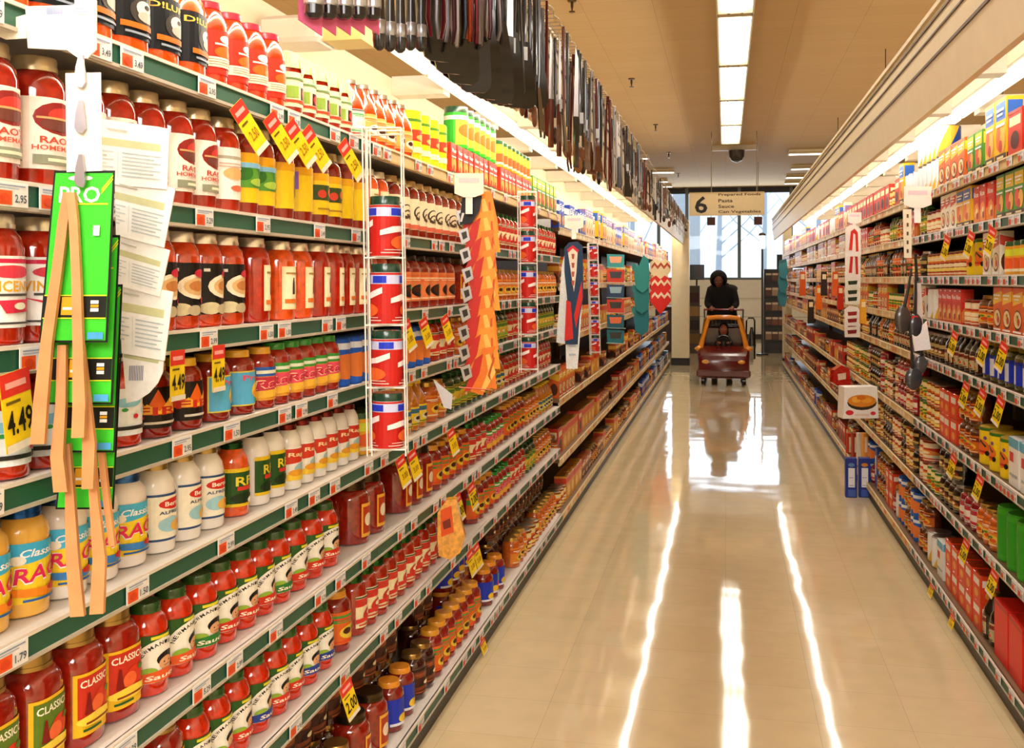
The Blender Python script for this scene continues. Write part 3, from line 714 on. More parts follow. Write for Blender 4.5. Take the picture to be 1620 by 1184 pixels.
mk('bluegreen', 'salsa_jar', 'red jar, blue-green label, yellow lid', 'jar', 'jar', .028, .135, '#a3200f', '#f0b52c', A_pinkgreen('#2c62b8', '#c8344a'), 3.1, lidmat='plastic')
mk('dblack', 'roasted_sauce_jar', 'orange jar with black label', 'jar', 'tall', .038, .185, '#e65008', '#e86a1c', A_black(), 2.8, 3.0)
mk('redtall', 'roasted_sauce_jar', 'red-labelled tall jar, red lid', 'jar', 'tall', .0305, .172, '#d8350f', '#c4233a', A_red(), 3.0, lidmat='plastic')
CL = ('cloth_cover', lambda mb: (mb.lathe([(.043, .112), (.038, .118), (.031, .150), (.010, .157)], '#f2dc8a', 'cloth', 16), [mb.add([(.034*math.cos(a), .034*math.sin(a), .138), (.045*math.cos(a-.35), .045*math.sin(a-.35), .116), (.043*math.cos(a), .043*math.sin(a), .092), (.045*math.cos(a+.35), .045*math.sin(a+.35), .116)], [(0,1,2,3), (3,2,1,0)], '#f4e09a', 'cloth') for a in (0, 1.57, 3.14, 4.71)]))
mk('clothjar', 'gourmet_sauce_jar', 'jar capped with pale yellow cloth', 'jar', 'jar', .030, .150, '#9c210f', '#f2dc8a', A_tomcream(), 3.0, lidmat='cloth', extra=CL)
mk('orgbottle', 'tomato_juice_bottle', 'orange bottle with silver cap', 'bottle', 'bottle', .031, .175, '#e2440f', '#c8bca8', A_gen('#f1b25a', '#f0c890', '#e8e8e0', '#e08a3a'), 3.1)
mk('orgwhite', 'tomato_juice_bottle', 'orange bottle with white label', 'bottle', 'bottle', .031, .170, '#dc3c0f', '#c8bca8', A_gen('#f0ece6', '#f0ece6', '#d8d4cc', '#58b868'), 3.1)
mk('yelcan', 'breadcrumb_can', 'tall yellow breadcrumb canister', 'canister', 'can', .038, .17, '#f2cf1e', None, [('r',0,0,1,1,'#f6d820'), ('r',.1,.80,.9,.86,'#4f8a2a'), ('e',.5,.52,.32,.12,'#d8452a'), ('e',.6,.48,.16,.07,'#f0b060'), ('r',.1,.16,.9,.28,'#e8f0c8')], 6.2, bmat='print')
mk('parm', 'grated_cheese_canister', 'green canister with dark green lid', 'canister', 'canlid', .036, .165, '#2fae2c', '#10442c', [('r',0,0,1,1,'#35b52c'), ('r',.3,.1,.7,.78,'#e8d83c'), ('e',.5,.5,.16,.2,'#e8702a'), ('r',.1,.8,.9,.92,'#e8eed8')], 6.2, bmat='print', lidmat='plastic')
mk('parmo', 'grated_cheese_canister', 'orange-yellow canister with green lid', 'canister', 'canlid', .034, .12, '#e8b82c', '#17562c', [('r',0,0,1,1,'#eaa82a'), ('r',.0,.66,1,.9,'#d8e23a'), ('e',.5,.4,.3,.2,'#e8602a'), ('r',.2,.1,.8,.2,'#f4e8c0')], 6.2, bmat='print', lidmat='plastic')
mk('script', 'gourmet_sauce_jar', 'dark red jar with cream script label', 'jar', 'jar', .033, .185, '#8a1c0e', '#c2a878', A_script(), 2.6)
mk('orangeblk', 'gourmet_sauce_jar', 'jar with orange and black label', 'jar', 'jar', .036, .175, '#8a1c10', '#2a2220', A_gen('#e8804a', '#e8703a', '#1d1a18', '#f0c8a0'), 2.9)
mk('bigred', 'family_sauce_jar', 'big dark red jar', 'jar', 'mason', .045, .175, '#8f1c0c', '#4a3a24', [('r',0,0,1,1,'#f0b03a'), ('r',.1,.1,.9,.9,'#b0381c'), ('e',.5,.5,.3,.2,'#e8dcc0')], 1.0)
mk('salred', 'picante_jar', 'red jar, cream and red label', 'jar', 'jar', .033, .165, '#a8230f', '#2a5a24', A_gen('#f2e4b4', '#d8352a', '#c8362a', '#c8402a'), 2.2)
mk('salorg', 'picante_jar', 'red jar with orange-green label', 'jar', 'jar', .035, .16, '#8a1c10', '#e8a02c', A_gen('#e86a24', '#4f9a3c', '#e8c83c', '#e84a2a'), 3.2, lidmat='plastic')
mk('salblue', 'picante_jar', 'red jar, blue-orange label, amber lid', 'jar', 'jar', .036, .15, '#7d1a10', '#f09a2a', [('r',0,0,1,1,'#2338b8'), ('r',.5,0,1,.6,'#e8502a'), ('r',.5,.6,1,1,'#5ab87a'), ('e',.4,.25,.12,.16,'#f4cc2a'), ('r',.1,0,.9,.1,'#e8e8f0')], 3.4, lidmat='plastic')
mk('darkjar', 'picante_jar', 'nearly black jar with gold lid', 'jar', 'jar', .036, .15, '#35100c', '#b08a4a', A_gen('#46241a', '#7a3a1c', '#2a1a14', '#a8582a'), 2.2)
mk('yellowbottle', 'mustard_bottle', 'yellow-capped amber bottle', 'bottle', 'bottle', .030, .16, '#c8781a', '#f2cf2a', A_gen('#f4d42c', '#3a62b8', '#e8e4d0', '#3a7a3a'), 3.1, lidmat='plastic')
mk('oilgreen', 'olive_jar', 'dark green jar with yellow label', 'jar', 'jar', .033, .15, '#24421c', '#204a24', A_gen('#e2c840', '#8aa83a', '#d8a02c', '#3a6a2a'), 3.0)
mk('amberjar', 'pepper_jar', 'amber jar with orange label', 'jar', 'jar', .034, .14, '#c25a18', '#d8b25a', A_gen('#e88a2a', '#d85a22', '#f0cc4a', '#f4e4c0'), 3.0)
mk('boxblue', 'pasta_box', 'blue box with orange picture', 'box', 'can', .03, .13, '#2358b8', None, [('r',0,0,1,1,'#2660c4'), ('e',.5,.4,.3,.28,'#e8803a'), ('r',.1,.78,.9,.92,'#e8eef4')], 6.2, bmat='print')
bxk('redbox', 'dinner_box', 'red box with white band', 'box', .075, .15, .05, '#d2281c', A_box('#d42a1e', '#e23a28', '#e88a3a', 'Rice'))
bxk('redpk', 'seasoning_box', 'small red and green box', 'box', .06, .12, .04, '#d8331e', A_box('#dc3a1e', '#c8281e', '#e8a03a', 'Near'))
bxk('whitebox', 'dinner_box', 'pale box with red stripe', 'box', .08, .17, .05, '#efe4d0', A_box('#f2e8d4', '#d84a34', '#e8c49a'))
bxk('creambox', 'cracker_box', 'tall cream cracker box', 'box', .10, .22, .06, '#efe0bc', A_box('#f2e2bc', '#8f6fa8', '#e0b478'))
bxk('yelbox', 'cereal_box', 'golden yellow box', 'box', .11, .23, .06, '#f0b421', A_box('#f2b822', '#2f66c0', '#e86a24'))
bxk('orgbox', 'rice_box', 'orange box with yellow band', 'box', .10, .17, .06, '#e0641e', A_box('#e2661e', '#f2c83a', '#f0dcae'))
bxk('brownbox', 'rice_box', 'brown-orange shallow box', 'box', .13, .12, .07, '#a8521e', A_box('#9c4414', '#e0a23a', '#3a1c10'))
bxk('greenbox', 'soup_box', 'green and yellow box', 'box', .09, .16, .06, '#4a8a2c', A_box('#4f932e', '#f0d23a', '#d8452a'))
bxk('bluebox', 'pasta_box', 'deep blue pasta box', 'box', .08, .17, .05, '#2342a8', A_box('#2444ac', '#e8ecf4', '#e8a03a', None, '#2444ac'))
bxk('orgbag', 'noodle_bag', 'amber noodle bag', 'bag', .13, .15, .08, '#e0912f', [('r',0,0,1,1,'#e09a3a'), ('r',0,.7,1,.92,'#d8452a'), ('e',.5,.35,.32,.22,'#f2c868'), ('r',0,.94,1,1,'#c8822a')], mat='jar_glass')
bxk('redbag', 'noodle_bag', 'red noodle bag', 'bag', .13, .16, .08, '#c8321e', [('r',0,0,1,1,'#cc341e'), ('r',.1,.66,.9,.86,'#f2dfae'), ('e',.5,.34,.3,.2,'#4a1a10'), ('r',0,.94,1,1,'#a8281a')], mat='jar_glass')
mk('can_red', 'vegetable_can', 'food can with red label', 'can', 'can', .036, .11, '#b8a890', None, A_gen('#c8301e', '#f0e2c0', '#e8903a', '#f4e4c4'), 6.25, bmat='metal')
mk('can_green', 'vegetable_can', 'food can with green label', 'can', 'can', .036, .11, '#b8a890', None, A_gen('#3a7a2c', '#f0dc8a', '#e8c03a', '#f4e4c4'), 6.25, bmat='metal')
mk('can_org', 'bean_can', 'food can with orange label', 'can', 'can', .036, .11, '#b8a890', None, A_gen('#e2701e', '#f6dc6a', '#a8321c', '#f4e4c4'), 6.25, bmat='metal')
mk('can_blue', 'coffee_can', 'blue and white can', 'can', 'can', .042, .15, '#b8b0a8', None, [('r',0,0,1,1,'#1d4aa4'), ('p',[(.3,0),(.55,0),(.75,1),(.5,1)],'#e9ecef'), ('p',[(.55,0),(.7,0),(.9,1),(.75,1)],'#e8b83a')], 6.25, bmat='metal')
mk('can_yel', 'corn_can', 'big yellow can with red picture', 'can', 'can', .055, .15, '#c8a830', None, [('r',0,0,1,1,'#f1d21e'), ('r',0,.92,1,1,'#3a7a2c'), ('e',.5,.45,.28,.22,'#e8702a'), ('p',[(.3,.5),(.5,.66),(.7,.5),(.66,.46),(.5,.6),(.34,.46)],'#2a3a24'), ('r',.3,.30,.7,.36,'#c8281c'), ('e',.66,.72,.05,.05,'#7a4a9a'), ('e',.72,.3,.06,.07,'#1a1a1a')], 2.6, bmat='print')
mk('darkbottle', 'syrup_bottle', 'dark bottle with pale label', 'bottle', 'bottle', .033, .18, '#1c120c', '#b8922e', A_gen('#c8b48a', '#8a2a1c', '#d8c8a0', '#3a2a1c'), 1.4)
mk('bluejar', 'pickle_jar', 'dark jar with royal blue label', 'jar', 'jar', .040, .15, '#4a4a1c', '#9a8a3a', [('r',0,0,1,1,'#2038c0'), ('r',.4,.05,.6,.95,'#d8e0f0'), ('r',0,.85,1,1,'#1a2c94')], 3.4)
mk('blackjar', 'relish_jar', 'black jar with silver lid', 'jar', 'jar', .034, .13, '#120d0b', '#c0c0c0', A_gen('#2a2018', '#c8a85a', '#8a3a24', '#a89a78'), 2.4)
mk('brownjar', 'bean_jar', 'brown jar with orange label', 'jar', 'jar', .036, .13, '#5c2c10', '#a88a4a', A_gen('#d2691c', '#7a2410', '#f0b83a', '#f0dcb0'), 3.0)
mk('redjarR', 'tomato_paste_jar', 'crimson jar with white label', 'jar', 'jar', .034, .14, '#8c1020', '#8a6a3a', A_gen('#f0e6dc', '#c82a3a', '#e8ded0', '#a8505a'), 2.0)
mk('greencan', 'pea_can', 'large bright green can', 'can', 'can', .050, .20, '#3a9a24', None, [('r',0,0,1,1,'#3aa524'), ('r',0,.2,.25,1,'#d8b82a'), ('e',.15,.6,.08,.2,'#d8301c'), ('r',.35,.1,.9,.9,'#2f961e')], 3.0, bmat='print')
bxk('redlarge', 'cracker_box', 'large plain red carton', 'box', .14, .21, .09, '#e2261a', [('r',0,0,1,1,'#e6281c'), ('r',.0,.92,1,1,'#c81e16')])
bxk('orangepk', 'chips_bag', 'orange-red snack pack', 'bag', .09, .11, .07, '#e0421a', [('r',0,0,1,1,'#e4461c'), ('r',.1,.6,.9,.85,'#f6ece0'), ('e',.5,.3,.25,.16,'#f2a03a')], mat='jar_glass')
bxk('whitetub', 'baking_box', 'white and sky-blue carton', 'box', .10, .17, .07, '#eef0f0', [('r',0,0,1,1,'#f0f0ee'), ('r',0,.8,1,1,'#5ab0d8'), ('r',.1,.5,.5,.7,'#d22a2a'), ('r',.1,.2,.9,.26,'#a8b8c0')])

# ------------------------------------------------------------------ stocking the shelves
def axis_x(side, k, i, nsh, extra=0.0):
    g = .980 if (i < 4 or side == 'right') else (1.0 if i < nsh-1 else .978)
    return (-1 if side == 'left' else 1) * (g + k.r + extra)
def run_t(side, i, zs, sn, key, t0, t1, detail, tiers=1, where='', extra=0.0, fill=1.0, z_add=0.0, jit=True, lim=99.0):
    clear = (zs[i-1]-zs[i]-.043) if i else .36
    shrink = min(1.0, clear/(KINDS[key].h*tiers))
    k = KINDS[key]; n = max(1, int((t1-t0)/k.w + .35)); step = (t1-t0)/n
    if step < k.w: step = k.w
    while n > 1 and t0 + step*n > lim: n -= 1
    if t0 + step*n > lim: return t0
    X = axis_x(side, k, i, len(zs), extra); z = zs[i] + .0165 + z_add
    for q in range(n):
        if rnd.random() > fill: continue
        t = t0 + step*(q+.5)
        if side == 'right' and i == 7 and abs(t - t_at(1386, .99)) < .07 + k.w/2: continue
        r = rnd.uniform(-.22, .22) if (jit and k.fs[0][0] != 'carton') else rnd.uniform(-.02, .02)
        dx = rnd.uniform(0, .004)*(-1 if side == 'left' else 1)
        o = place(key, side, X+dx, t, z, sn[i], detail, where, r)
        if shrink < 1: o.scale = (1, 1, shrink)
        for u in range(1, tiers):
            o = place(key, side, X+dx, t, z + u*(k.h*shrink+.0005), sn[i], detail, 'upper tier' if not where else where+' upper tier', r)
            if shrink < 1: o.scale = (1, 1, shrink)
    return t0 + step*n
def run_px(i, key, a, b, **kw):
    main = not (kw.get('extra') or kw.get('z_add')); X = -1.03 - kw.get('extra', 0.0)
    t0, t1 = t_at(a, X), t_at(b, X)
    if main: t0 = max(t0, CUR.get(i, -9))
    t1 = min(t1, 6.12)
    if t1 - t0 < KINDS[key].w*.6: return
    e = run_t('left', i, LZ, SN, key, t0, t1, True, lim=6.135, **kw)
    if main: CUR[i] = e
CUR = {}
A_ROWS = {
 0: [('dblack',-60,302),('redtall',304,430),('clothjar',434,534),('orgwhite',536,560),('orgbottle',561,632),('yelcan',636,690),('redpk',693,770),('redpk',775,826),('greenbox',828,872)],
 1: [('rao',-70,84),('raow',86,140),('rao',142,312),('raow',313,349),('yel0',350,409),('yel1',411,476),('yel2',478,516),('yel1',518,562),('ambero',563,598),('script',602,762),('salred',765,872)],
 2: [('vincent',-60,62),('raow',64,108),('blackplate',112,364),('ambertall',366,415),('ambero',417,479),('ambertall',481,592),('orangeblk',600,704),('bigred',708,770),('amberjar',774,872)],
 3: [('ocean',-50,72),('ocean',74,190),('flame',194,301),('bluechick',303,386),('bluegreen',388,412),('pinkgreen',413,511),('boxblue',514,664),('salred',667,704),('amberjar',706,750),('oilgreen',753,790),('salred',792,820),('oilgreen',822,872)],
 4: [('cheese',-60,74),('whiteragu',76,226),('alfredo',229,347),('pestored',349,391),('blacklid',393,444),('whitered',446,560),('parmo',564,610),('yellowbottle',614,668),('amberjar',671,700),('oilgreen',702,762),('yellowbottle',765,790),('salred',792,872)],
 5: [('classic_green',-60,94),('classic_red',96,214),('nm_orange',216,300),('nm_green',301,330),('nm_red',331,420),('nm_green',421,450),('nm_red',451,530),('bigred',556,604),('bigred',628,674),('salorg',677,735),('salred',737,762),('pinkgreen',764,790),('salorg',792,822),('amberjar',824,846),('yellowbottle',848,872)],
 6: [('classic_green',180,286),('nm_red',288,390),('nm_blue',391,420),('nm_red',421,470),('nm_blue',471,520),('salorg',523,552),('salred',555,706),('salorg',742,775),('pinkgreen',777,800),('salred',802,824),('oilgreen',826,840),('amberjar',842,872)],
 7: [('darkjar',300,540),('bigred',543,600),('salblue',603,640),('darkjar',643,668),('salorg',671,745),('salblue',756,785),('amberjar',803,820),('can_org',821,840),('amberjar',841,872)],
}
for i in A_ROWS:
    for key, a, b in A_ROWS[i]: run_px(i, key, a, b)
run_px(0, 'parm', 716, 770, where='upper tier', z_add=.1215)
run_px(0, 'parmo', 776, 826, where='upper tier', z_add=.1215)
# back rows that show over the lower shelves, second tier on the bottom shelf
run_px(5, 'nm_red', 216, 520, where='back row', extra=.085)
run_px(6, 'nm_orange', 300, 520, where='back row', extra=.085)
run_px(6, 'salred', 540, 700, where='back row', extra=.085)
run_px(7, 'darkjar', 420, 610, where='back row', extra=.085, tiers=2)
run_px(7, 'salblue', 690, 740, where='back row', extra=.09, tiers=2)
run_px(7, 'darkjar', 640, 668, where='back row', extra=.09, tiers=2)
run_px(7, 'darkjar', 762, 850, where='back row', extra=.085, tiers=2)
run_px(4, 'alfredo', 232, 345, where='back row', extra=.07)
# third to last left units
def fill(side, i, zs, sn, t0, t1, pal, lo, hi, tiers=None, fillp=.97, detail=False):
    t = t0
    while t < t1 - .12:
        key = rnd.choice(pal); k = KINDS[key]; n = rnd.randint(lo, hi); e = min(t1, t + n*k.w + .002)
        if e - t < k.w: break
        n = int((e-t)/k.w + 1e-6); tr = 1
        if tiers and k.h < tiers/2.0: tr = 2
        t = run_t(side, i, zs, sn, key, t, t + n*k.w, detail, tiers=tr, fill=fillp) + .004
PC = {0: ['creambox','whitebox','yelbox','creambox','orgbox','can_blue','bluebox','redbox'], 1: ['orgbox','brownbox','orgbag','brownjar','amberjar','can_org','oilgreen'],
      2: ['brownbox','orgbag','amberjar','brownjar','orgbox','can_org'], 3: ['brownbox','orgbag','brownjar','orgbox'], 4: ['brownbox','orgbag','brownjar','redbag'], 5: ['brownbox','orgbag','brownjar','can_org']}
for i in range(6):
    for a, b in ((6.20, 9.25), (9.35, 12.45), (12.55, 15.65), (15.75, 18.35)):
        pal = PC[i]
        if a > 12 and i >= 3: pal = ['bluebox','darkbottle','whitetub','bluebox','blackjar','orgbox']
        if i == 3 and a < 12: fp = .55
        else: fp = .93
        fill('left', i, LZC, SNC, a, b, pal, 1, 4, fillp=fp)
# right run, nearest unit placed as seen
def rt(px_, key, i): return t_at(px_, 1.02)
R_ROWS = {   # columns from the right edge of the photo inwards
 0: [('redbag',1700,1612),('yelbox',1610,1575),('greenbox',1572,1545),('orgbox',1542,1502)],
 1: [('greenbox',1700,1592),('redbox',1590,1556),('yelbox',1553,1530),('whitebox',1527,1502),('can_red',1499,1478)],
 2: [('parmo',1700,1604),('whitebox',1601,1570),('can_yel',1566,1540),('can_org',1537,1478)],
 3: [('orgbox',1700,1590),('brownjar',1587,1560),('can_red',1557,1540),('redbox',1537,1498),('can_blue',1495,1478)],
 4: [('bluejar',1700,1566),('darkbottle',1563,1506),('blackjar',1503,1478)],
 5: [('whitetub',1700,1612),('can_yel',1610,1560),('brownjar',1556,1530),('orangepk',1527,1500),('can_org',1497,1478)],
 6: [('greencan',1700,1590),('amberjar',1587,1560),('redjarR',1556,1530),('blackjar',1527,1500),('can_green',1497,1478)],
 7: [('redlarge',1700,1590),('darkbottle',1587,1570),('orangepk',1567,1510),('whitetub',1507,1495),('can_blue',1492,1478)],
}
RCUR = {}
for i, row in R_ROWS.items():
    for key, a, b in row:
        t0, t1 = max(3.1, rt(a, key, i), RCUR.get(i, 0)), rt(b, key, i)
        if t1 > t0 + .03: RCUR[i] = run_t('right', i, RZ, SN, key, t0, t1, True, tiers=2 if (key in ('brownjar','orangepk','blackjar','can_org') and i >= 5) else 1)
run_t('right', 0, RZ, SN, 'can_blue', max(RCUR[0]+.01, rt(1500, 'can_blue', 0)), 5.78, True, tiers=2)
PR = {0: ['can_blue','redbag','yelbox','parmo','redbag','can_org'], 1: ['redbox','whitebox','oilgreen','can_red','orangeblk','brownjar'], 2: ['amberjar','can_org','darkbottle','orangeblk','blackjar'],
      3: ['can_red','brownjar','blackjar','whitebox','can_green','orgbox'], 4: ['blackjar','darkbottle','brownjar','can_org','amberjar'], 5: ['can_org','can_green','can_red','blackjar','redjarR'],
      6: ['blackjar','can_green','brownjar','can_org','can_red'], 7: ['can_blue','orangepk','can_green','redjarR','brownjar','boxblue']}
PR2 = {0: ['redbag','creambox','yelbox','can_blue','orgbox','redbag'], 1: ['creambox','whitebox','orgbox','brownjar','can_red'], 2: ['brownbox','orgbag','amberjar','brownjar','blackjar'], 3: ['brownjar','brownbox','redbag','darkbottle','can_org'],
       4: ['orgbag','brownbox','blackjar','brownjar','can_org'], 5: ['redbag','brownjar','brownbox','orgbag','can_red'], 6: ['redbag','brownjar','brownbox','orgbox','can_org'], 7: ['redbag','bluebox','brownbox','can_red','brownjar']}
for i in range(8):
    fill('right', i, RZ, SN, max(RCUR[i], 5.2)+.01 if i else 5.82, 5.77 if i else 5.83, PR[i], 2, 3, tiers=.36 if i >= 5 else None, detail=True)
    fill('right', i, RZ, SN, 5.84, 9.06, PR[i], 1, 3, tiers=(.36 if i == 5 else .28) if i >= 5 else None, detail=False)
    fill('right', i, RZ, SN, 9.14, 12.36, PR2[i], 1, 3); fill('right', i, RZ, SN, 12.44, 15.66, PR2[i], 2, 5); fill('right', i, RZ, SN, 15.74, 18.45, PR2[i], 2, 5)

# ------------------------------------------------------------------ price tags
def tag_mesh(v):
    mb = MB(); mb.box(-.0012, 0, -.034, .034, -.017, .017, '#e9e6e4', 'print')
    mp = flat_front(0, -.034, .034, -.017, .017)
    s = [('r',.05,.06,.50,.64,'#ea5a22'), ('r',.08,.82,.9,.88,'#8a98b0'), ('r',.08,.71,.7,.76,'#a8b2c4'), ('t',v,.745,.34,.36,.34,'#4a5460'), ('e',.27,.34,.15,.18,'#d8441a')]
    art(mb, s, mp); return mb.mesh('price_tag')
TAGS = [tag_mesh(v) for v in ('5.29', '2.99', '1.79', '2.95', '3.49', '1.50')]
def price_tags(side, i, zs, sn, t0, t1, dens):
    s = -1 if side == 'left' else 1; xf = .95 if i == len(zs)-1 else .968
    t = t0; n = 0
    while t < t1:
        n += 1; o = inst('price_tag', rnd.choice(TAGS), (s*(xf-.0045), t, zs[i]-.002), 0 if s < 0 else math.pi)
        if s < 0: o.rotation_euler = (0, 0, 0)
        tag(o, f"white and orange price tag, {ordw(n)} from camera on {side} {sn[i]} shelf", 'price tag', f"price tags on the {side} {sn[i]} shelf rail")
        t += rnd.choice([.062, .09, .13, .17, .21, .17])*dens
for i in range(8): price_tags('left', i, LZ, SN, 1.22 + .05*(i % 3), 6.10, 1.5)
for i in range(8): price_tags('right', i, RZ, SN, 3.75 + .04*(i % 3), 5.76, .85)
SALE = {}
def sale_mesh(v, w_=.048, h_=.085):
    k = (v, w_)
    if k not in SALE:
        mb = MB(); mb.box(-.001, 0, -w_/2, w_/2, -h_, 0, '#f3d222', 'print')
        art(mb, [('r',0,.70,1,1,'#d8352a'), ('r',.15,.80,.85,.88,'#f0a8a0'), ('r',.12,.60,.6,.64,'#6a5a1a'), ('t',v,.52,.36,.86 if w_ > .045 else .6,.32 if w_ > .045 else .2,'#17140c' if w_ > .045 else '#a8761a'), ('r',0,0,1,.10,'#e6dfd0')], flat_front(0, -w_/2, w_/2, -h_, 0))
        SALE[k] = mb.mesh('sale_tag')
    return SALE[k]
sn_ = {}
def sale(side, px_, i, zs, v='4.49', w_=.048, h_=.085, lean=0.0, yaw=0.0, label=None):
    s = -1 if side == 'left' else 1; X = s*(.962 if i < len(zs)-1 else .945); t = t_at(px_, X)
    o = inst('sale_tag', sale_mesh(v, w_, h_), (X, t, zs[i]-.016), (0 if s < 0 else math.pi)+yaw)
    o.rotation_euler = (lean if s < 0 else -lean, 0, (0 if s < 0 else math.pi)+yaw)
    k = (side, i); sn_[k] = sn_.get(k, 0)+1
    tag(o, label or f"yellow and red hanging sale tag, {ordw(sn_[k])} from camera under {side} {SN[i]} shelf", 'sale tag', 'yellow sale tags hanging from the shelf rails')
sale('left', 22, 2, LZ, w_=.062, h_=.11, lean=.15, label='largest yellow tag reading 4.49, left of the wooden tongs')
sale('left', 281, 2, LZ, w_=.05, h_=.09, label='yellow tag reading 4.49 above the flame-label jars')
sale('left', 346, 2, LZ, w_=.05, h_=.09, label='yellow tag reading 4.49 above the sky-blue label jars')
for p in (372, 424, 456, 482, 540): sale('left', p, 0, LZ, '2.50', .042, .115, .75, -.35)
for p in (640, 668, 702): sale('left', p, 2, LZ, '3.00', .045, .10, .45, -.35)
for p in (632, 650, 712): sale('left', p, 4, LZ, '3.00', .045, .10, .4, -.35)
for p in (722, 744): sale('left', p, 5, LZ, '2.00', .05, .11, .4, -.3)
for p in (742, 752): sale('left', p, 6, LZ, '2.00', .045, .11, .4, -.3)
sale('left', 545, 6, LZ, '2.00', .05, .10, .4, -.3); sale('left', 762, 7, LZ, '2.00', .04, .07, .5, -.3)
for p in (1500, 1538, 1572): sale('right', p, 1, RZ, '2.00', .05, .10, .45, .3)
for p in (1512, 1560, 1590): sale('right', p, 3, RZ, '2.00', .05, .11, .45, .3)
for p in (1530, 1556, 1585): sale('right', p, 4, RZ, '2.00', .05, .11, .45, .3)
for p in (1510, 1552): sale('right', p, 5, RZ, '2.00', .05, .10, .45, .3)
for p in (1530, 1575): sale('right', p, 6, RZ, '2.00', .05, .10, .45, .3)
for p in (1475, 1508): sale('right', p, 7, RZ, '2.00', .04, .07, .45, .3)

# ------------------------------------------------------------------ clip strips and racks hung on the shelf edges
def face_d(px_, X): return depth(X, t_at(px_, X))
def root_at(name, f, px_, py_): return empty(name, f.p(px_, py_))
def pbuild(mb, name, root):
    o = mb.build(name); o.parent = root; o.matrix_parent_inverse = Matrix.Translation(-root.location); return o
def fart(mb, f, shapes, box_, back=0.0, shear=0.0):       # artwork on a card; box_ = pixel corners
    x0, y0, x1, y1 = box_
    art(mb, shapes, lambda u, v, l: f.p(x0+(x1-x0)*u + shear*(v-.5), y1-(y1-y0)*v, back-.0005-.00035*l))

def tongs_strip():
    f = Face(face_d(120, -.885))
    e = root_at('product_clip_strip', f, 118, 40); tag(e, 'white plastic clip strip and holder hanging in the left foreground', 'clip strip')
    m = MB(); f.poly(m, [(40,10),(118,8),(118,0),(152,0),(152,78),(137,92),(124,92),(106,79),(44,76)], .004, '#f3eee4', 'plastic'); pbuild(m, 'sign_holder', e)
    m = MB(); f.poly(m, [(58,12),(146,11),(146,31),(60,31)], .0005, '#f4f3fb', back=-.001)
    fart(m, f, [('r',.02,.05,.98,.07,'#8f9bc8'),('r',.02,.93,.98,.95,'#8f9bc8')]+[('r',.2+.025*i,.35,.2+.025*i+.012,.9,'#5a6aa8') for i in range(12)]+[('r',.7,.4,.95,.6,'#9aa8cc'),('r',.72,.7,.9,.82,'#9aa8cc')], (58,11,146,31), -.0016); pbuild(m, 'barcode_card', e)
    m = MB(); f.poly(m, [(-15,18),(12,30),(40,22),(40,60),(8,62),(-15,52)], .003, '#f1ecdc', 'plastic', .002); pbuild(m, 'holder_arm', e)
    m = MB(); f.poly(m, [(102,115),(158,114),(160,270),(104,272)], .0015, '#f6f3ea', 'plastic', .003); pbuild(m, 'hanging_strip', e)
    for y in (88, 160, 245):
        m = MB(); f.poly(m, [(127,y),(133,y),(134,y+14),(136,y+26),(137,y+44),(132,y+52),(124,y+50),(120,y+42),(122,y+20)], .006, '#a9a0a4', 'metal', -.006); pbuild(m, 'metal_clip', e)
tongs_strip()
CARD = [('r',0,0,1,1,'#131a10'), ('r',.03,.012,.97,.985,'#3ecb2c'), ('t','PRO',.45,.86,.66,.095,'#f4f8ea'), ('p',[(.80,.88),(.98,.965),(.98,.975),(.80,.895)],'#e6e42c'), ('p',[(.80,.86),(.98,.945),(.98,.955),(.80,.875)],'#e6e42c'),
        ('r',.2,.80,.92,.81,'#d8e62a'), ('e',.45,.955,.2,.016,'#eef6e6'), ('r',.03,.145,.97,.27,'#14160f'), ('r',.03,.27,.97,.277,'#d8e62a'), ('r',.03,.138,.97,.145,'#d8e62a'),
        ('r',.30,.16,.5,.265,'#e8a41c'), ('r',.32,.19,.48,.205,'#f4f0e6'), ('r',.74,.18,.86,.2,'#e8ecec'), ('r',.74,.205,.86,.22,'#e8a41c'), ('r',.74,.225,.86,.245,'#e8ecec'), ('r',.72,.02,.95,.06,'#4aa0d8'), ('r',.72,.62,.82,.68,'#e4e0f2')]
def tongs(idx, f, card, legs, label):
    e = root_at('wooden_tongs', f, (card[0]+card[2])/2, card[1]); tag(e, label, 'tongs', 'wooden tongs on green cards')
    x0, y0, x1, y1 = card; sh = 20
    m = MB(); f.poly(m, [(x0+sh,y0),(x1+6,y0),(x1-6,y1),(x0-4,y1)], .0008, '#131a10'); 
    art(m, CARD, lambda u, v, l: f.p(x0-4+(sh+4)*v + u*((x1-6)-(x0-4) + v*((x1+6)-(x0+sh)-(x1-6)+(x0-4))), y1-(y1-y0)*v, -.0006-.0003*l)); pbuild(m, 'green_card', e)
    for a in legs:                      # tapering bent wooden arms, 8 mm thick
        m = MB(); n = len(a); v = []; th = .012
        for (xx, yy, hw) in a:
            v += [f.p(xx-hw, yy, -.020), f.p(xx+hw, yy, -.016), f.p(xx+hw, yy, -.016+th*.7), f.p(xx-hw, yy, -.020+th*.7)]
        fs = [(0,1,2,3), (4*n-4,4*n-1,4*n-2,4*n-3)]
        for q in range(n-1):
            for c in range(4): fs.append((4*q+c, 4*q+4+c, 4*q+4+(c+1) % 4, 4*q+(c+1) % 4))
        m.add(v, fs, '#cf9058', 'wood'); pbuild(m, 'tongs_arm', e)
fA, fB, fC, fD = Face(face_d(120, -.89)), Face(face_d(120, -.905)), Face(face_d(120, -.92)), Face(face_d(120, -.935))
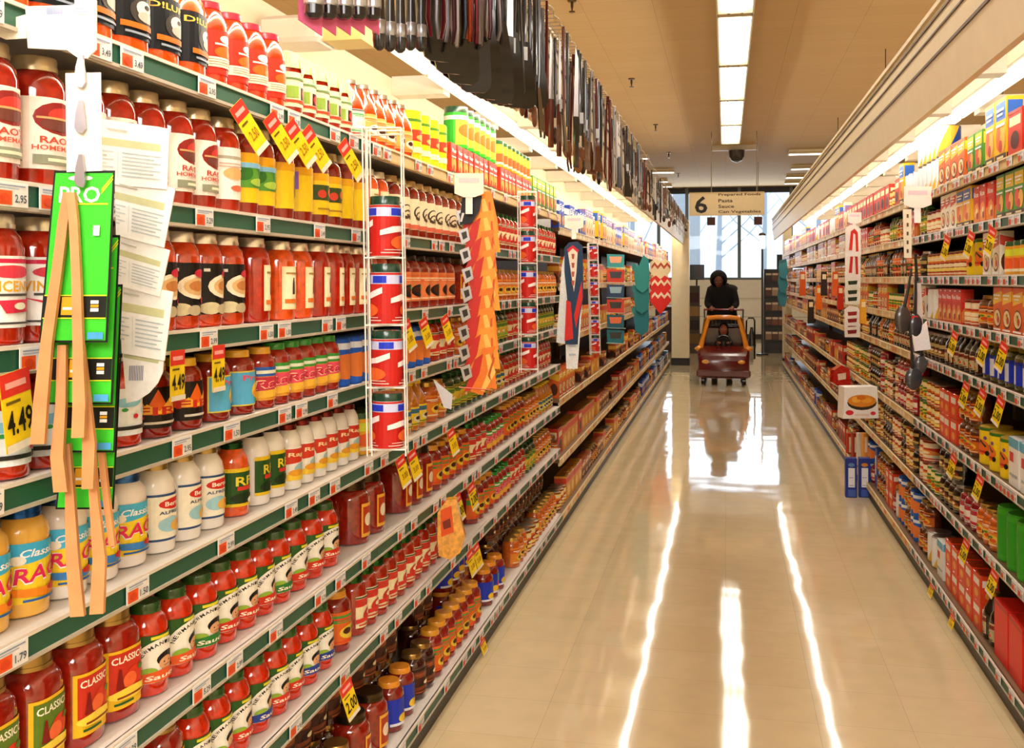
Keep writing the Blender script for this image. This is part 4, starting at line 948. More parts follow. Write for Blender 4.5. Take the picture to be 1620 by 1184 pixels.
tongs(0, fA, (66,270,176,542), [[(116,306,7),(108,350,7),(98,430,7),(82,540,8),(72,640,10),(68,700,10)], [(119,306,6),(124,350,6),(128,430,6),(131,540,7),(133,640,9),(131,690,9)]], 'nearest wooden tongs on the topmost green card')
tongs(1, fB, (80,372,184,640), [[(106,545,6),(104,640,7),(98,720,9),(104,775,10)], [(133,545,6),(142,640,8),(148,700,9),(146,770,8)]], 'second wooden tongs, on the green card partly behind the topmost')
tongs(2, fC, (88,450,188,716), [[(112,700,5),(118,780,6),(122,880,9),(130,970,10)], [(150,700,5),(156,790,6),(164,880,9),(160,966,10)]], 'third wooden tongs, their spread tips reaching lowest near the creamy jars')
tongs(3, fD, (92,560,186,806), [[(158,642,4),(165,700,4),(174,780,4),(184,860,4)]], 'thin wooden tongs at the back, on the lowest green card')

def recipe_pads():
    f = Face(face_d(215, -.90)); A = [('r',0,0,1,1,'#f3f4f0'), ('r',.0,.60,.88,.72,'#c9cc9c'), ('r',.25,.1,.26,.55,'#d0d8d4')] + bars(.32,.9,.50,7,.06,.02,'#b4c0c4') + bars(.02,.2,.50,6,.06,.02,'#c0ccd0') + [('r',.1,.84,.4,.87,'#c0c0b4')]
    quads = [((160,188),(268,204),(264,300),(160,290)), ((180,276),(276,298),(258,392),(182,372)), ((182,370),(266,396),(250,470),(184,452)), ((184,446),(270,462),(256,572),(188,560)), ]
    nm = ['topmost', 'second from the top', 'third from the top', 'fourth from the top']
    for i, q in enumerate(quads):
        e = root_at('recipe_card_pad', f, q[0][0], q[0][1]); tag(e, f"white recipe card pad with olive band, {nm[i]} beside the green cards", 'recipe pad', 'white recipe card pads beside the tongs')
        b = .004*i; m = MB(); f.poly(m, q, .003, '#f1f1ea', 'print', b); pbuild(m, 'paper_pad', e)
        a = MB(); Q = [f.p(x, y, b) for x, y in q]
        art(a, A, lambda u, v, l: (Q[3]*(1-u)+Q[2]*u)*(1-v) + (Q[0]*(1-u)+Q[1]*u)*v - FV*(.0006+.0003*l)); pbuild(a, 'printed_text', e)
    e = root_at('recipe_card_pad', f, 188, 560); tag(e, 'white recipe card pad with rounded lower corner, lowest of the pads', 'recipe pad', 'white recipe card pads beside the tongs')
    m = MB(); f.poly(m, [(186,540),(254,560),(252,590),(244,608),(230,624),(212,636),(194,640)], .003, '#f2f2ef', 'print', .016); pbuild(m, 'paper_pad', e)
    m = MB(); f.poly(m, [(190,562),(246,572),(245,577),(190,567)], .0004, '#c9cc9c', back=.0155)
    for k in range(9): f.poly(m, [(199+k*2.6,580),(200.4+k*2.6,580),(199.4+k*2.6,604),(198+k*2.6,604)], .0004, '#7a7a92', back=.0155)
    pbuild(m, 'printed_text', e)
recipe_pads()

mk('rackcan', 'cheese_canister', 'x', 'canister', 'canlid', .030, .155, '#f0e6e6', '#123c2c',
   [('r',0,0,1,1,'#c4221c'), ('r',0,.78,1,.96,'#c8cdf0'), ('r',.05,.80,.20,.94,'#2338c8'), ('r',.35,.80,.50,.94,'#2338c8'), ('r',.65,.80,.80,.94,'#2338c8')] + [q for k in (0, .5) for q in (('p',[(k+.04,.50),(k+.16,.58),(k+.30,.60),(k+.46,.72),(k+.46,.60),(k+.34,.50),(k+.18,.46),(k+.04,.40)],'#f4e8e8'), ('e',k+.28,.26,.14,.14,'#e2642a'), ('r',k+.05,.05,k+.45,.07,'#f0d0c8'), ('r',k+.08,.11,k+.42,.125,'#f0d0c8'))] + [('r',.86,.04,.99,.74,'#ece4ec')], 6.2, bmat='print', lidmat='plastic')
def wire_rack(f, x0, x1, ys, levels, name_lab, canlab, ylean=0.0, cans=None, d_in=.055):
    e = root_at('wire_rack', f, (x0+x1)/2, ys[0]); tag(e, name_lab, 'wire rack')
    dx = lambda y: ylean*(y-ys[0])/(ys[1]-ys[0])
    m = MB()
    for xx in (x0, x1, x0+(x1-x0)*.12):
        for b in (0, d_in):
            m.tube([f.p(xx, ys[0], b), f.p(xx+dx(ys[1]), ys[1], b)], .0021, '#f0ede6', 'paint', 6)
    pbuild(m, 'upright_wires', e)
    for y in [ys[0]] + levels:
        m = MB(); q = [f.p(x0+dx(y), y, 0), f.p(x1+dx(y), y, 0), f.p(x1+dx(y), y, d_in), f.p(x0+dx(y), y, d_in), f.p(x0+dx(y), y, 0)]
        m.tube(q, .0021, '#f0ede6', 'paint', 6)
        if y != ys[0]:
            m.tube([f.p(x0+dx(y), y, d_in/2), f.p(x1+dx(y), y, d_in/2)], .002, '#f0ede6', 'paint', 6); m.tube([f.p((x0+x1)/2+dx(y), y, 0), f.p((x0+x1)/2+dx(y), y, d_in)], .002, '#f0ede6', 'paint', 6)
        pbuild(m, 'tier_ring', e)
    a = f.p(x0, ys[0]+6, d_in); b = Vector((math.copysign(.967, a.x), a.y, a.z)); m = MB(); m.tube([a, b], .0025, '#e8e2d6', 'paint', 6); a = f.p(x1, ys[0]+6, d_in); m.tube([a, Vector((b.x, a.y, a.z))], .0025, '#e8e2d6', 'paint', 6); pbuild(m, 'wall_hook', e)
    k = KINDS['rackcan']
    for i, y in enumerate(levels):
        if cans and i not in cans: continue
        p = f.p((x0+x1)/2+dx(y), y-1.2, d_in/2); wp = (x1-x0)*.80*f.d/F_PX/2; hp = (y - (levels[i-1] if i else y-(levels[1]-levels[0])))*.90*f.d/F_PX
        o = empty('cheese_canister', p, PSI - math.pi/2 + rnd.uniform(-.6, .6)); o.scale = (wp/k.r, wp/k.r, hp/k.h)
        for n, fn in k.fs: inst(n, kind_mesh(k, n), parent=o)
        tag(o, canlab % ordw(i+1), 'canister', 'red and white canisters with dark green lids in wire racks')
f1 = Face(face_d(605, -.86)); wire_rack(f1, 573, 634, (202, 722), [408, 515, 614, 712], 'white wire canister rack hanging nearest the camera, left side', 'dark-lidded canister, %s from the top in the nearest wire rack', 8)
f2 = Face(face_d(835, -.86)); wire_rack(f2, 819, 849, (303, 590), [361, 417, 474, 530, 585], 'second white wire canister rack, behind the orange hanging strip', 'small dark-lidded canister, %s from the top in the second wire rack', 2)
f3 = Face(face_d(938, -.88)); wire_rack(f3, 930, 946, (385, 562), [412, 440, 470, 500, 530, 558], 'third and thinnest wire rack, right of the printed towels', 'tiny dark-lidded canister, %s from the top in the third wire rack', 4)

def holder(px_, py_, X, w_, h_, lab):
    f = Face(face_d(px_, X)); e = root_at('shelf_sign_holder', f, px_, py_); tag(e, lab, 'sign holder')
    m = MB(); f.poly(m, [(px_-w_/2,py_-h_/2),(px_+w_/2,py_-h_/2),(px_+w_/2,py_+h_*.35),(px_+w_*.2,py_+h_/2),(px_-w_*.2,py_+h_/2),(px_-w_/2,py_+h_*.35)], .003, '#f2e9dc', 'plastic'); pbuild(m, 'holder_plate', e)
    m = MB(); f.poly(m, [(px_-w_*.12,py_+h_/2),(px_+w_*.12,py_+h_/2),(px_+w_*.12,py_+h_*1.2),(px_-w_*.12,py_+h_*1.2)], .002, '#f4efe6', 'plastic', .003); pbuild(m, 'hanging_strip', e)
    m = MB(); f.poly(m, [(px_-w_*.35,py_-h_*.3),(px_+w_*.35,py_-h_*.3),(px_+w_*.35,py_-h_*.1),(px_-w_*.35,py_-h_*.1)], .0006, '#dfc8d0', back=-.001); pbuild(m, 'barcode_label', e)
holder(742, 293, -.90, 46, 38, 'pale sign holder above the orange hanging strip')
holder(908, 352, -.90, 30, 22, 'pale sign holder above the printed towels')
holder(1452, 312, .90, 44, 34, 'pale sign holder above the hanging ladles')
holder(1352, 345, .90, 22, 18, 'pale sign holder above the red and white packets')

def orange_strip():
    f = Face(face_d(755, -.87)); grp = 'orange and red graters on one clip strip'
    for i in range(9):
        b = .006*i; y = 338 + 31*i; x = 722 + (0 if i < 3 else 1.5*i) + 6*math.sin(i*.7)
        e = root_at('citrus_tool_pack', f, x+40, y); tag(e, f"orange and red carded kitchen tool, {ordw(i+1)} from the top of its strip", 'kitchen tool', grp)
        m = MB(); x1 = 784 + 3*math.sin(i*2.1); B = .054-b
        f.poly(m, [(x+32,y-34),(x+54,y-38),(x1-4,y-22),(x1+2,y+6),(x1+5,y+30),(x1-14,y+28),(x+34,y+40),(x+14,y+34),(x+24,y+4)], .0012, ['#ee8a26','#f09a30','#e87a20'][i % 3], 'print', B)
        f.poly(m, [(x+38,y-24),(x+44,y-26),(x+54,y+4),(x+36,y+34),(x+30,y+33),(x+42,y+2)], .0008, '#f7bf5c', 'print', B-.001)  # yellow highlight stripe painted into the card colour
        f.poly(m, [(x+50,y-20),(x+53,y-20),(x1-6,y+8),(x1-4,y+20),(x1-10,y+8)], .0008, '#d4581a', 'print', B-.001)  # darker crease painted into the card colour as shade
        f.poly(m, [(x+20,y-16),(x+34,y-26),(x+28,y+6),(x+14,y+32),(x+4,y+34),(x+14,y+8)], .0012, '#c8281c', 'print', B-.002); pbuild(m, 'backing_card', e)
        m = MB(); f.poly(m, [(x-2,y-4),(x+13,y-10),(x+17,y+10),(x+4,y+18)], .008, '#a8a6a6', 'metal', .044-b); f.poly(m, [(x+3,y-1),(x+11,y-4),(x+13,y+6),(x+6,y+10)], .001, '#3a3634', 'metal', .043-b); pbuild(m, 'steel_blade', e)
        if i == 0:
            m = MB(); f.poly(m, [(x+8,y-26),(x+40,y-30),(x+36,y-6),(x+24,y+14),(x+4,y+18)], .001, '#17171a', 'print', .040); f.poly(m, [(x+14,y-14),(x+26,y-16),(x+24,y-4),(x+16,y)], .001, '#2a68b8', 'print', .0385); f.poly(m, [(x+8,y-2),(x+12,y-2),(x+8,y+12),(x+5,y+12)], .001, '#d8d4d0', 'print', .0385); pbuild(m, 'black_header', e)
        if i > 2:
            m = MB(); m.tube([f.p(x-4, y+27, .05-b), f.p(x+46, y+31, .05-b)], .0022, '#e2604a', 'plastic', 6); pbuild(m, 'plastic_hook', e)
orange_strip()

def towels():
    f = Face(face_d(905, -.88)); grp = 'printed tea towels hanging on a clip strip'
    spec = [([(897,392),(916,392),(922,470),(914,584),(896,584),(893,470)], '#eef0f0', 'white towel tail hanging lowest of the printed towels', .012),
            ([(889,420),(896,392),(904,396),(900,500),(896,545),(880,542)], '#e8ebee', 'white towel tail hanging left of the printed towels', .006),
            ([(893,392),(900,384),(914,382),(922,390),(923,470),(917,500),(914,545),(894,545),(898,480),(893,430)], '#27405e', 'navy printed towel with red and cream pattern', 0)]
    for pts, c, lab, b in spec:
        e = root_at('tea_towel', f, pts[0][0], pts[0][1]); tag(e, lab, 'towel', grp)
        m = MB(); f.poly(m, pts, .004, c, 'cloth', b); pbuild(m, 'cloth_panel', e)
        if c == '#27405e':
            m = MB(); f.poly(m, [(898,396),(906,390),(914,396),(912,430),(908,462),(903,430)], .001, '#efe0cc', 'cloth', b-.0012)
            f.poly(m, [(897,395),(906,388),(916,396),(914,400),(906,393),(899,400)], .001, '#c8283a', 'cloth', b-.0024)
            for q in range(4): f.poly(m, [(904,402+q*14),(909,402+q*14),(908,410+q*14),(905,410+q*14)], .001, '#b85a4a', 'cloth', b-.0024)
            f.poly(m, [(896,475),(903,478),(907,536),(893,540)], .001, '#d8302c', 'cloth', b-.0012); f.poly(m, [(920,445),(922,470),(911,520),(908,500)], .001, '#d8302c', 'cloth', b-.0012)
            pbuild(m, 'printed_pattern', e)
        else:
            m = MB()
            for q in range(5): f.poly(m, [(900+q*.1,500+q*15),(911,500+q*15),(911,503+q*15),(900,503+q*15)], .0006, '#b8c4d4', 'cloth', b-.0008)
            pbuild(m, 'printed_pattern', e)
    # strip of peeler packs, teal oven mitts, red heart potholders
    f = Face(face_d(972, -.88))
    for i in range(6):
        y = 402+24*i; e = root_at('carded_gadget', f, 972, y); tag(e, f"small carded gadget, {ordw(i+1)} from the top left of the teal mitts", 'gadget', 'carded gadgets on a strip left of the teal mitts')
        m = MB(); c = ['#3a9a9c', '#c83a24', '#27405e', '#c8402a', '#1f5a6a', '#226a74'][i]
        f.poly(m, [(960,y),(988,y+1),(987,y+22),(961,y+21)], .003, c, 'print', .002*i); f.poly(m, [(964,y+4),(984,y+4),(982,y+14),(966,y+14)], .002, ['#e8a07a','#1d2438','#8fb4c4','#1c1c22','#d8643a','#101820'][i], 'plastic', .002*i-.002)
        pbuild(m, 'card', e); m = MB(); m.tube([f.p(959, y+21, -.002), f.p(990, y+22, -.002)], .002, '#bfe0d0', 'paint', 5); pbuild(m, 'hook_bar', e)
    f = Face(face_d(1015, -.86))
    for i in range(3):
        y = 410+34*i; e = root_at('oven_mitt', f, 1015, y); tag(e, f"teal quilted oven mitt, {['topmost', 'middle', 'lowest'][i]} of the hanging bunch", 'oven mitt', 'teal oven mitts hanging on the left run')
        m = MB(); P = [(1018,y-6),(1026,y),(1028,y+30),(1026,y+46),(1016,y+54),(1006,y+46),(1003,y+24),(1008,y+12),(1012,y+8)]
        f.poly(m, P, .018, ['#2f8a88', '#2a7c80', '#257480'][i], 'cloth', .02*i); m2 = MB(); f.poly(m2, [(1003,y+20),(1000,y+12),(1003,y+6),(1007,y+10),(1007,y+20)], .012, '#2f8a88', 'cloth', .02*i+.004)
        pbuild(m, 'mitt_body', e); pbuild(m2, 'thumb', e)
    f = Face(face_d(1045, -.84))
    for i, (y, c, c2) in enumerate(((413, '#e2cfa4', '#b04a34'), (440, '#d82f28', '#f2dcb4'), (460, '#de2c26', '#f0e0c0'))):
        e = root_at('potholder', f, 1045, y); tag(e, ['cream patterned potholder above the red ones', 'upper red potholder with cream zigzag', 'lower pointed red potholder with cream zigzag'][i], 'potholder', 'potholders at the far end of the left run')
        m = MB(); f.poly(m, [(1029,y+2),(1038,y-4),(1045,y+2),(1052,y-4),(1061,y+2),(1062,y+16),(1045,y+38),(1028,y+16)], .011, c, 'cloth', .03-.014*i); pbuild(m, 'quilted_pad', e)
        m = MB()
        for q in range(3): f.poly(m, [(1031+q*10,y+8),(1036+q*10,y+2),(1041+q*10,y+8),(1041+q*10,y+13),(1036+q*10,y+7),(1031+q*10,y+13)], .002, c2, 'cloth', .027-.014*i)
        pbuild(m, 'zigzag_trim', e)
towels()

def right_hangers():
    # black ladles and spoons on a strip
    f = Face(face_d(1450, .88))
    spec = [((1442,425),(1430,490),(1428,505),13,22,'#46403c','brown-grey spoon, left in the hanging cluster'), ((1450,430),(1449,500),(1449,516),12,20,'#34343a','dark grey ladle, centre of the hanging cluster'),
            ((1443,528),(1446,585),(1448,600),14,18,'#3a3d42','lowest dark ladle below the white card'), ((1462,545),(1461,565),(1460,578),11,15,'#4a4a4c','dark spoon just under the white card')]
    for i, (a, b, c, rx, rz, col, lab) in enumerate(spec):
        e = root_at('ladle', f, *a); tag(e, lab, 'ladle', 'ladles and spoons on the right run'); k = f.d/F_PX
        m = MB(); m.tube([f.p(a[0], a[1], .01*i), f.p((a[0]+b[0])/2, (a[1]+b[1])/2, .01*i-.005), f.p(b[0], b[1], .01*i)], [.005, .007, .009], '#2a2a2c', 'plastic', 8); pbuild(m, 'handle', e)
        m = MB(); q = f.p(c[0], c[1], .01*i); m.ball((0,0,0), (rx*k, .018, rz*k), col, 'plastic', 16, 10)
        o = m.build('bowl'); o.location = q - e.location; o.rotation_euler = (0, 0, PSI); o.parent = e
    e = root_at('spatula', f, 1455, 402); tag(e, 'white-bladed spatula with dark handle in the ladle cluster', 'spatula')
    m = MB(); m.tube([f.p(1452, 402, .03), f.p(1455, 445, .03)], .007, '#26262a', 'plastic', 8); pbuild(m, 'handle', e)
    m = MB(); f.poly(m, [(1450,448),(1461,448),(1464,498),(1458,508),(1450,480)], .006, '#d8d0c8', 'plastic', .03); pbuild(m, 'blade', e)
    e = root_at('header_card', f, 1455, 512); tag(e, 'blank white card hanging among the dark ladles', 'card')
    m = MB(); f.poly(m, [(1443,530),(1466,508),(1473,553),(1447,556)], .002, '#f1ecec', 'print', .0); pbuild(m, 'card_face', e)
    m = MB(); f.poly(m, [(1442,500),(1452,500),(1450,525),(1444,522)], .003, '#d23a28', 'print', -.002); pbuild(m, 'red_corner', e)
    e = root_at('product_clip_strip', f, 1440, 330); tag(e, 'pale clip strip above the hanging dark ladles', 'clip strip')
    m = MB(); f.poly(m, [(1434,330),(1448,330),(1448,408),(1436,408)], .002, '#f2e6cc', 'plastic', .045); pbuild(m, 'strip_panel', e)
    m = MB()
    for q in range(5): f.poly(m, [(1440,338+q*14),(1443,338+q*14),(1443,344+q*14),(1440,344+q*14)], .003, '#8a6a4a', 'metal', .043)
    pbuild(m, 'slots', e)
    # red and white carded packets further along
    f = Face(face_d(1350, .88))
    for i, (y, c, c2, lab) in enumerate(((362,'#f3ece4','#d8352a','white hooked packet with red loop print'), (398,'#f1e6dc','#c83028','white packet with red trim, below the loop print'), (430,'#ece8da','#2c3a24','white packet with dark green pattern'),
                                        (456,'#e8e0cc','#2c3426','cream packet with dark pattern'), (490,'#f0e4da','#9c2a24','white packet with maroon window'), (508,'#efe2d4','#8a2420','lowest white packet with maroon window'))):
        e = root_at('carded_packet', f, 1350, y); tag(e, lab + ' on the right run', 'packet', 'carded packets hanging on the right run')
        b = .004*i; h = 44 if i < 2 else 26
        m = MB(); f.poly(m, [(1337,y),(1345,y-6),(1358,y-4),(1362,y+2),(1362,y+h),(1338,y+h)], .004, c, 'print', b); pbuild(m, 'pouch', e)
        m = MB()
        if i < 2:
            f.poly(m, [(1343,y+34),(1346,y+4),(1352,y),(1357,y+6),(1358,y+36),(1354,y+36),(1353,y+9),(1350,y+7),(1348,y+34)], .001, c2, 'print', b-.0015)
        else:
            for q in range(2): f.poly(m, [(1342,y+4+q*11),(1357,y+3+q*11),(1356,y+9+q*11),(1343,y+10+q*11)], .001, c2, 'print', b-.0015)
        pbuild(m, 'printed_window', e)
    for i, (px_, c) in enumerate(((1322,'#e2642a'), (1330,'#c8301e'), (1366,'#e2a02a'), (1304,'#3a2c28'), (1296,'#e8701e'), (1283,'#2a2422'), (1270,'#d85a22'))):
        X = .865; f2 = Face(face_d(px_, X)); y = 430 + (i % 3)*22; e = root_at('hanging_packet', f2, px_, y)
        tag(e, f"{['orange','red','amber','dark brown','bright orange','black','rust-orange'][i]} narrow packet hanging beside the white carded packets, right run", 'packet')
        m = MB(); f2.poly(m, [(px_-4,y),(px_+4,y),(px_+5,y+38),(px_-5,y+38)], .02, c, 'print'); pbuild(m, 'pouch', e)
        q = f2.p(px_, y+2, .01); m = MB(); m.tube([q, Vector((1.02, q.y, q.z)), Vector((1.02, q.y, min((z for z in RZ if z > q.z), default=q.z)))], .003, '#b8b0a4', 'metal', 5); pbuild(m, 'peg_hook', e)
        m = MB(); f2.poly(m, [(px_-3,y+4),(px_+3,y+4),(px_+3,y+12),(px_-3,y+12)], .001, '#f0dcae', 'print', -.0015); pbuild(m, 'printed_band', e)
    f = Face(face_d(1244, .95)); 
    for i in range(3):
        y = 412+22*i; e = root_at('oven_mitt', f, 1241, y); tag(e, f"small teal mitt at the far right end, {['topmost','middle','lowest'][i]}", 'oven mitt', 'teal mitts at the far end of the right run')
        m = MB(); f.poly(m, [(1234,y),(1244,y-2),(1247,y+18),(1243,y+30),(1235,y+28),(1232,y+12)], .04, '#3a7f8a', 'cloth', .03*i); pbuild(m, 'mitt_body', e)
        m = MB(); f.poly(m, [(1234,y),(1244,y-2),(1244.4,y+3),(1234,y+5)], .044, '#2a646e', 'cloth', .03*i-.002); pbuild(m, 'cuff', e)
right_hangers()

def floor_display():
    # blue upright cartons on the floor at the edge of the aisle, red and white cartons above, white tray box with cereal picture
    d = F_PX*1.5/(788-YH); X0 = (1339-VPX)*CPS*d/F_PX
    for i, px_ in enumerate((1347, 1368)):
        X = (px_-VPX)*CPS*d/F_PX; t = (d+X*SPS)/CPS
        e = empty('foil_carton', (X, t+.04, 0), 0); tag(e, ['blue upright carton standing on the floor, the left of two', 'blue upright carton standing on the floor, the right of two'][i], 'carton', 'blue cartons standing on the aisle floor')
        m = MB(); m.cbox(-.038, .038, -.035, .035, 0, .27, .002, '#1f2f86', 'print'); m.build('carton', e)
        m = MB(); mp = lambda u, v, l: (-.036+.072*u, -.0355-.0004*l, .002+.266*v)
        art(m, [('r',0,0,1,1,'#22348e'), ('r',.22,.26,.82,.76,'#e9ecf4'), ('r',.2,.02,.9,.2,'#3f5fb8'), ('e',.5,.84,.3,.05,['#5a86c0','#d88a2a'][i]), ('r',.3,.30,.7,.32,'#9aa8cc'), ('r',.3,.5,.7,.52,'#9aa8cc')], mp); m.build('front_print', e)
    e = empty('foil_carton', (.99-.035, 5.05, .0925)); tag(e, 'blue and white carton leaning on the right bottom shelf edge', 'carton')
    e.location = (1.04, t_at(1386, .99), .109); m = MB(); m.cbox(-.05, .05, -.05, .05, 0, .26, .002, '#2748a8', 'print'); m.build('carton', e)
    m = MB(); art(m, [('r',.1,.3,.6,.8,'#f0f0f4')], lambda u, v, l: (-.05+.1*u, -.0505, .26*v)); art(m, [('r',.1,.3,.6,.8,'#f0f0f4')], lambda u, v, l: (-.0505, .05-.1*u, .26*v)); m.build('front_print', e)
    f = Face(face_d(1362, .84)); e = root_at('pasta_tray', f, 1362, 660); tag(e, 'white open tray picturing a dish of pasta, jutting into the right side', 'tray')
    m = MB(); f.poly(m, [(1336,613),(1388,612),(1390,662),(1334,663)], .12, '#f2ece6', 'print'); pbuild(m, 'tray_body', e)
    m = MB(); fart(m, f, [('e',.52,.50,.44,.24,'#3a3024'), ('e',.52,.56,.43,.20,'#e08a26'), ('e',.35,.6,.14,.1,'#f2b040'), ('e',.66,.58,.16,.09,'#eea434'), ('e',.5,.66,.14,.07,'#d8701e'), ('e',.15,.18,.12,.08,'#d8303a'), ('e',.85,.16,.08,.06,'#d8303a'), ('r',.3,.08,.72,.14,'#e8d0c4')], (1336,613,1389,662)); pbuild(m, 'dish_picture', e)
    for i, (px_, c) in enumerate(((1345, '#c83a24'), (1354, '#a8301c'), (1362, '#e8ded2'), (1370, '#e8a04a'))):
        f = Face(face_d(px_, .975)); e = root_at('slim_carton', f, px_, 736); tag(e, f"{['red','dark red','white','amber'][i]} slim upright carton between white tray and blue cartons", 'carton')
        m = MB(); f.poly(m, [(px_-4,686),(px_+4,686),(px_+4,737),(px_-4,737)], .05, c, 'print'); pbuild(m, 'carton', e)
        m = MB(); f.poly(m, [(px_-2,692),(px_+2,692),(px_+2,716),(px_-2,716)], .0006, '#f2dcc0', 'print', -.001); pbuild(m, 'printed_band', e)
    f = Face(face_d(1330, .88)); e = root_at('snack_bag', f, 1332, 600); tag(e, 'red crumpled snack bag behind the white pasta tray', 'bag')
    m = MB(); f.poly(m, [(1320,586),(1332,578),(1344,584),(1346,610),(1330,614),(1318,606)], .09, '#c8241c', 'jar_glass'); pbuild(m, 'bag_body', e)
    m = MB(); f.poly(m, [(1325,592),(1338,590),(1338,600),(1326,602)], .002, '#f0d8c4', 'print', -.003); pbuild(m, 'printed_band', e)
    # amber noodle bag hanging on the left rail
    f = Face(face_d(714, -.92)); e = root_at('hanging_noodle_bag', f, 716, 790); tag(e, 'amber bag with orange picture hanging over the sixth left shelf edge', 'bag')
    m = MB(); P = [(706,792),(722,790),(728,820),(736,850),(728,875),(712,886),(694,880),(692,850),(692,812)]
    f.poly(m, P, .05, '#e09a35', 'jar_glass'); pbuild(m, 'bag_body', e)
    m = MB(); f.poly(m, [(697,808),(714,800),(718,842),(698,850)], .001, '#e2561e', 'print', -.002); f.poly(m, [(700,826),(712,820),(714,834),(702,838)], .001, '#7a2a1c', 'print', -.003); pbuild(m, 'printed_picture', e)
    f = Face(face_d(705, -.93)); e = root_at('folded_coupon', f, 702, 620); tag(e, 'folded pale coupon flap sticking out above the yellow-capped bottles', 'coupon')
    m = MB(); f.poly(m, [(685,600),(700,612),(716,625),(714,648),(702,645),(694,622)], .002, '#d0d0d8', 'print'); pbuild(m, 'paper_flap', e)
floor_display()

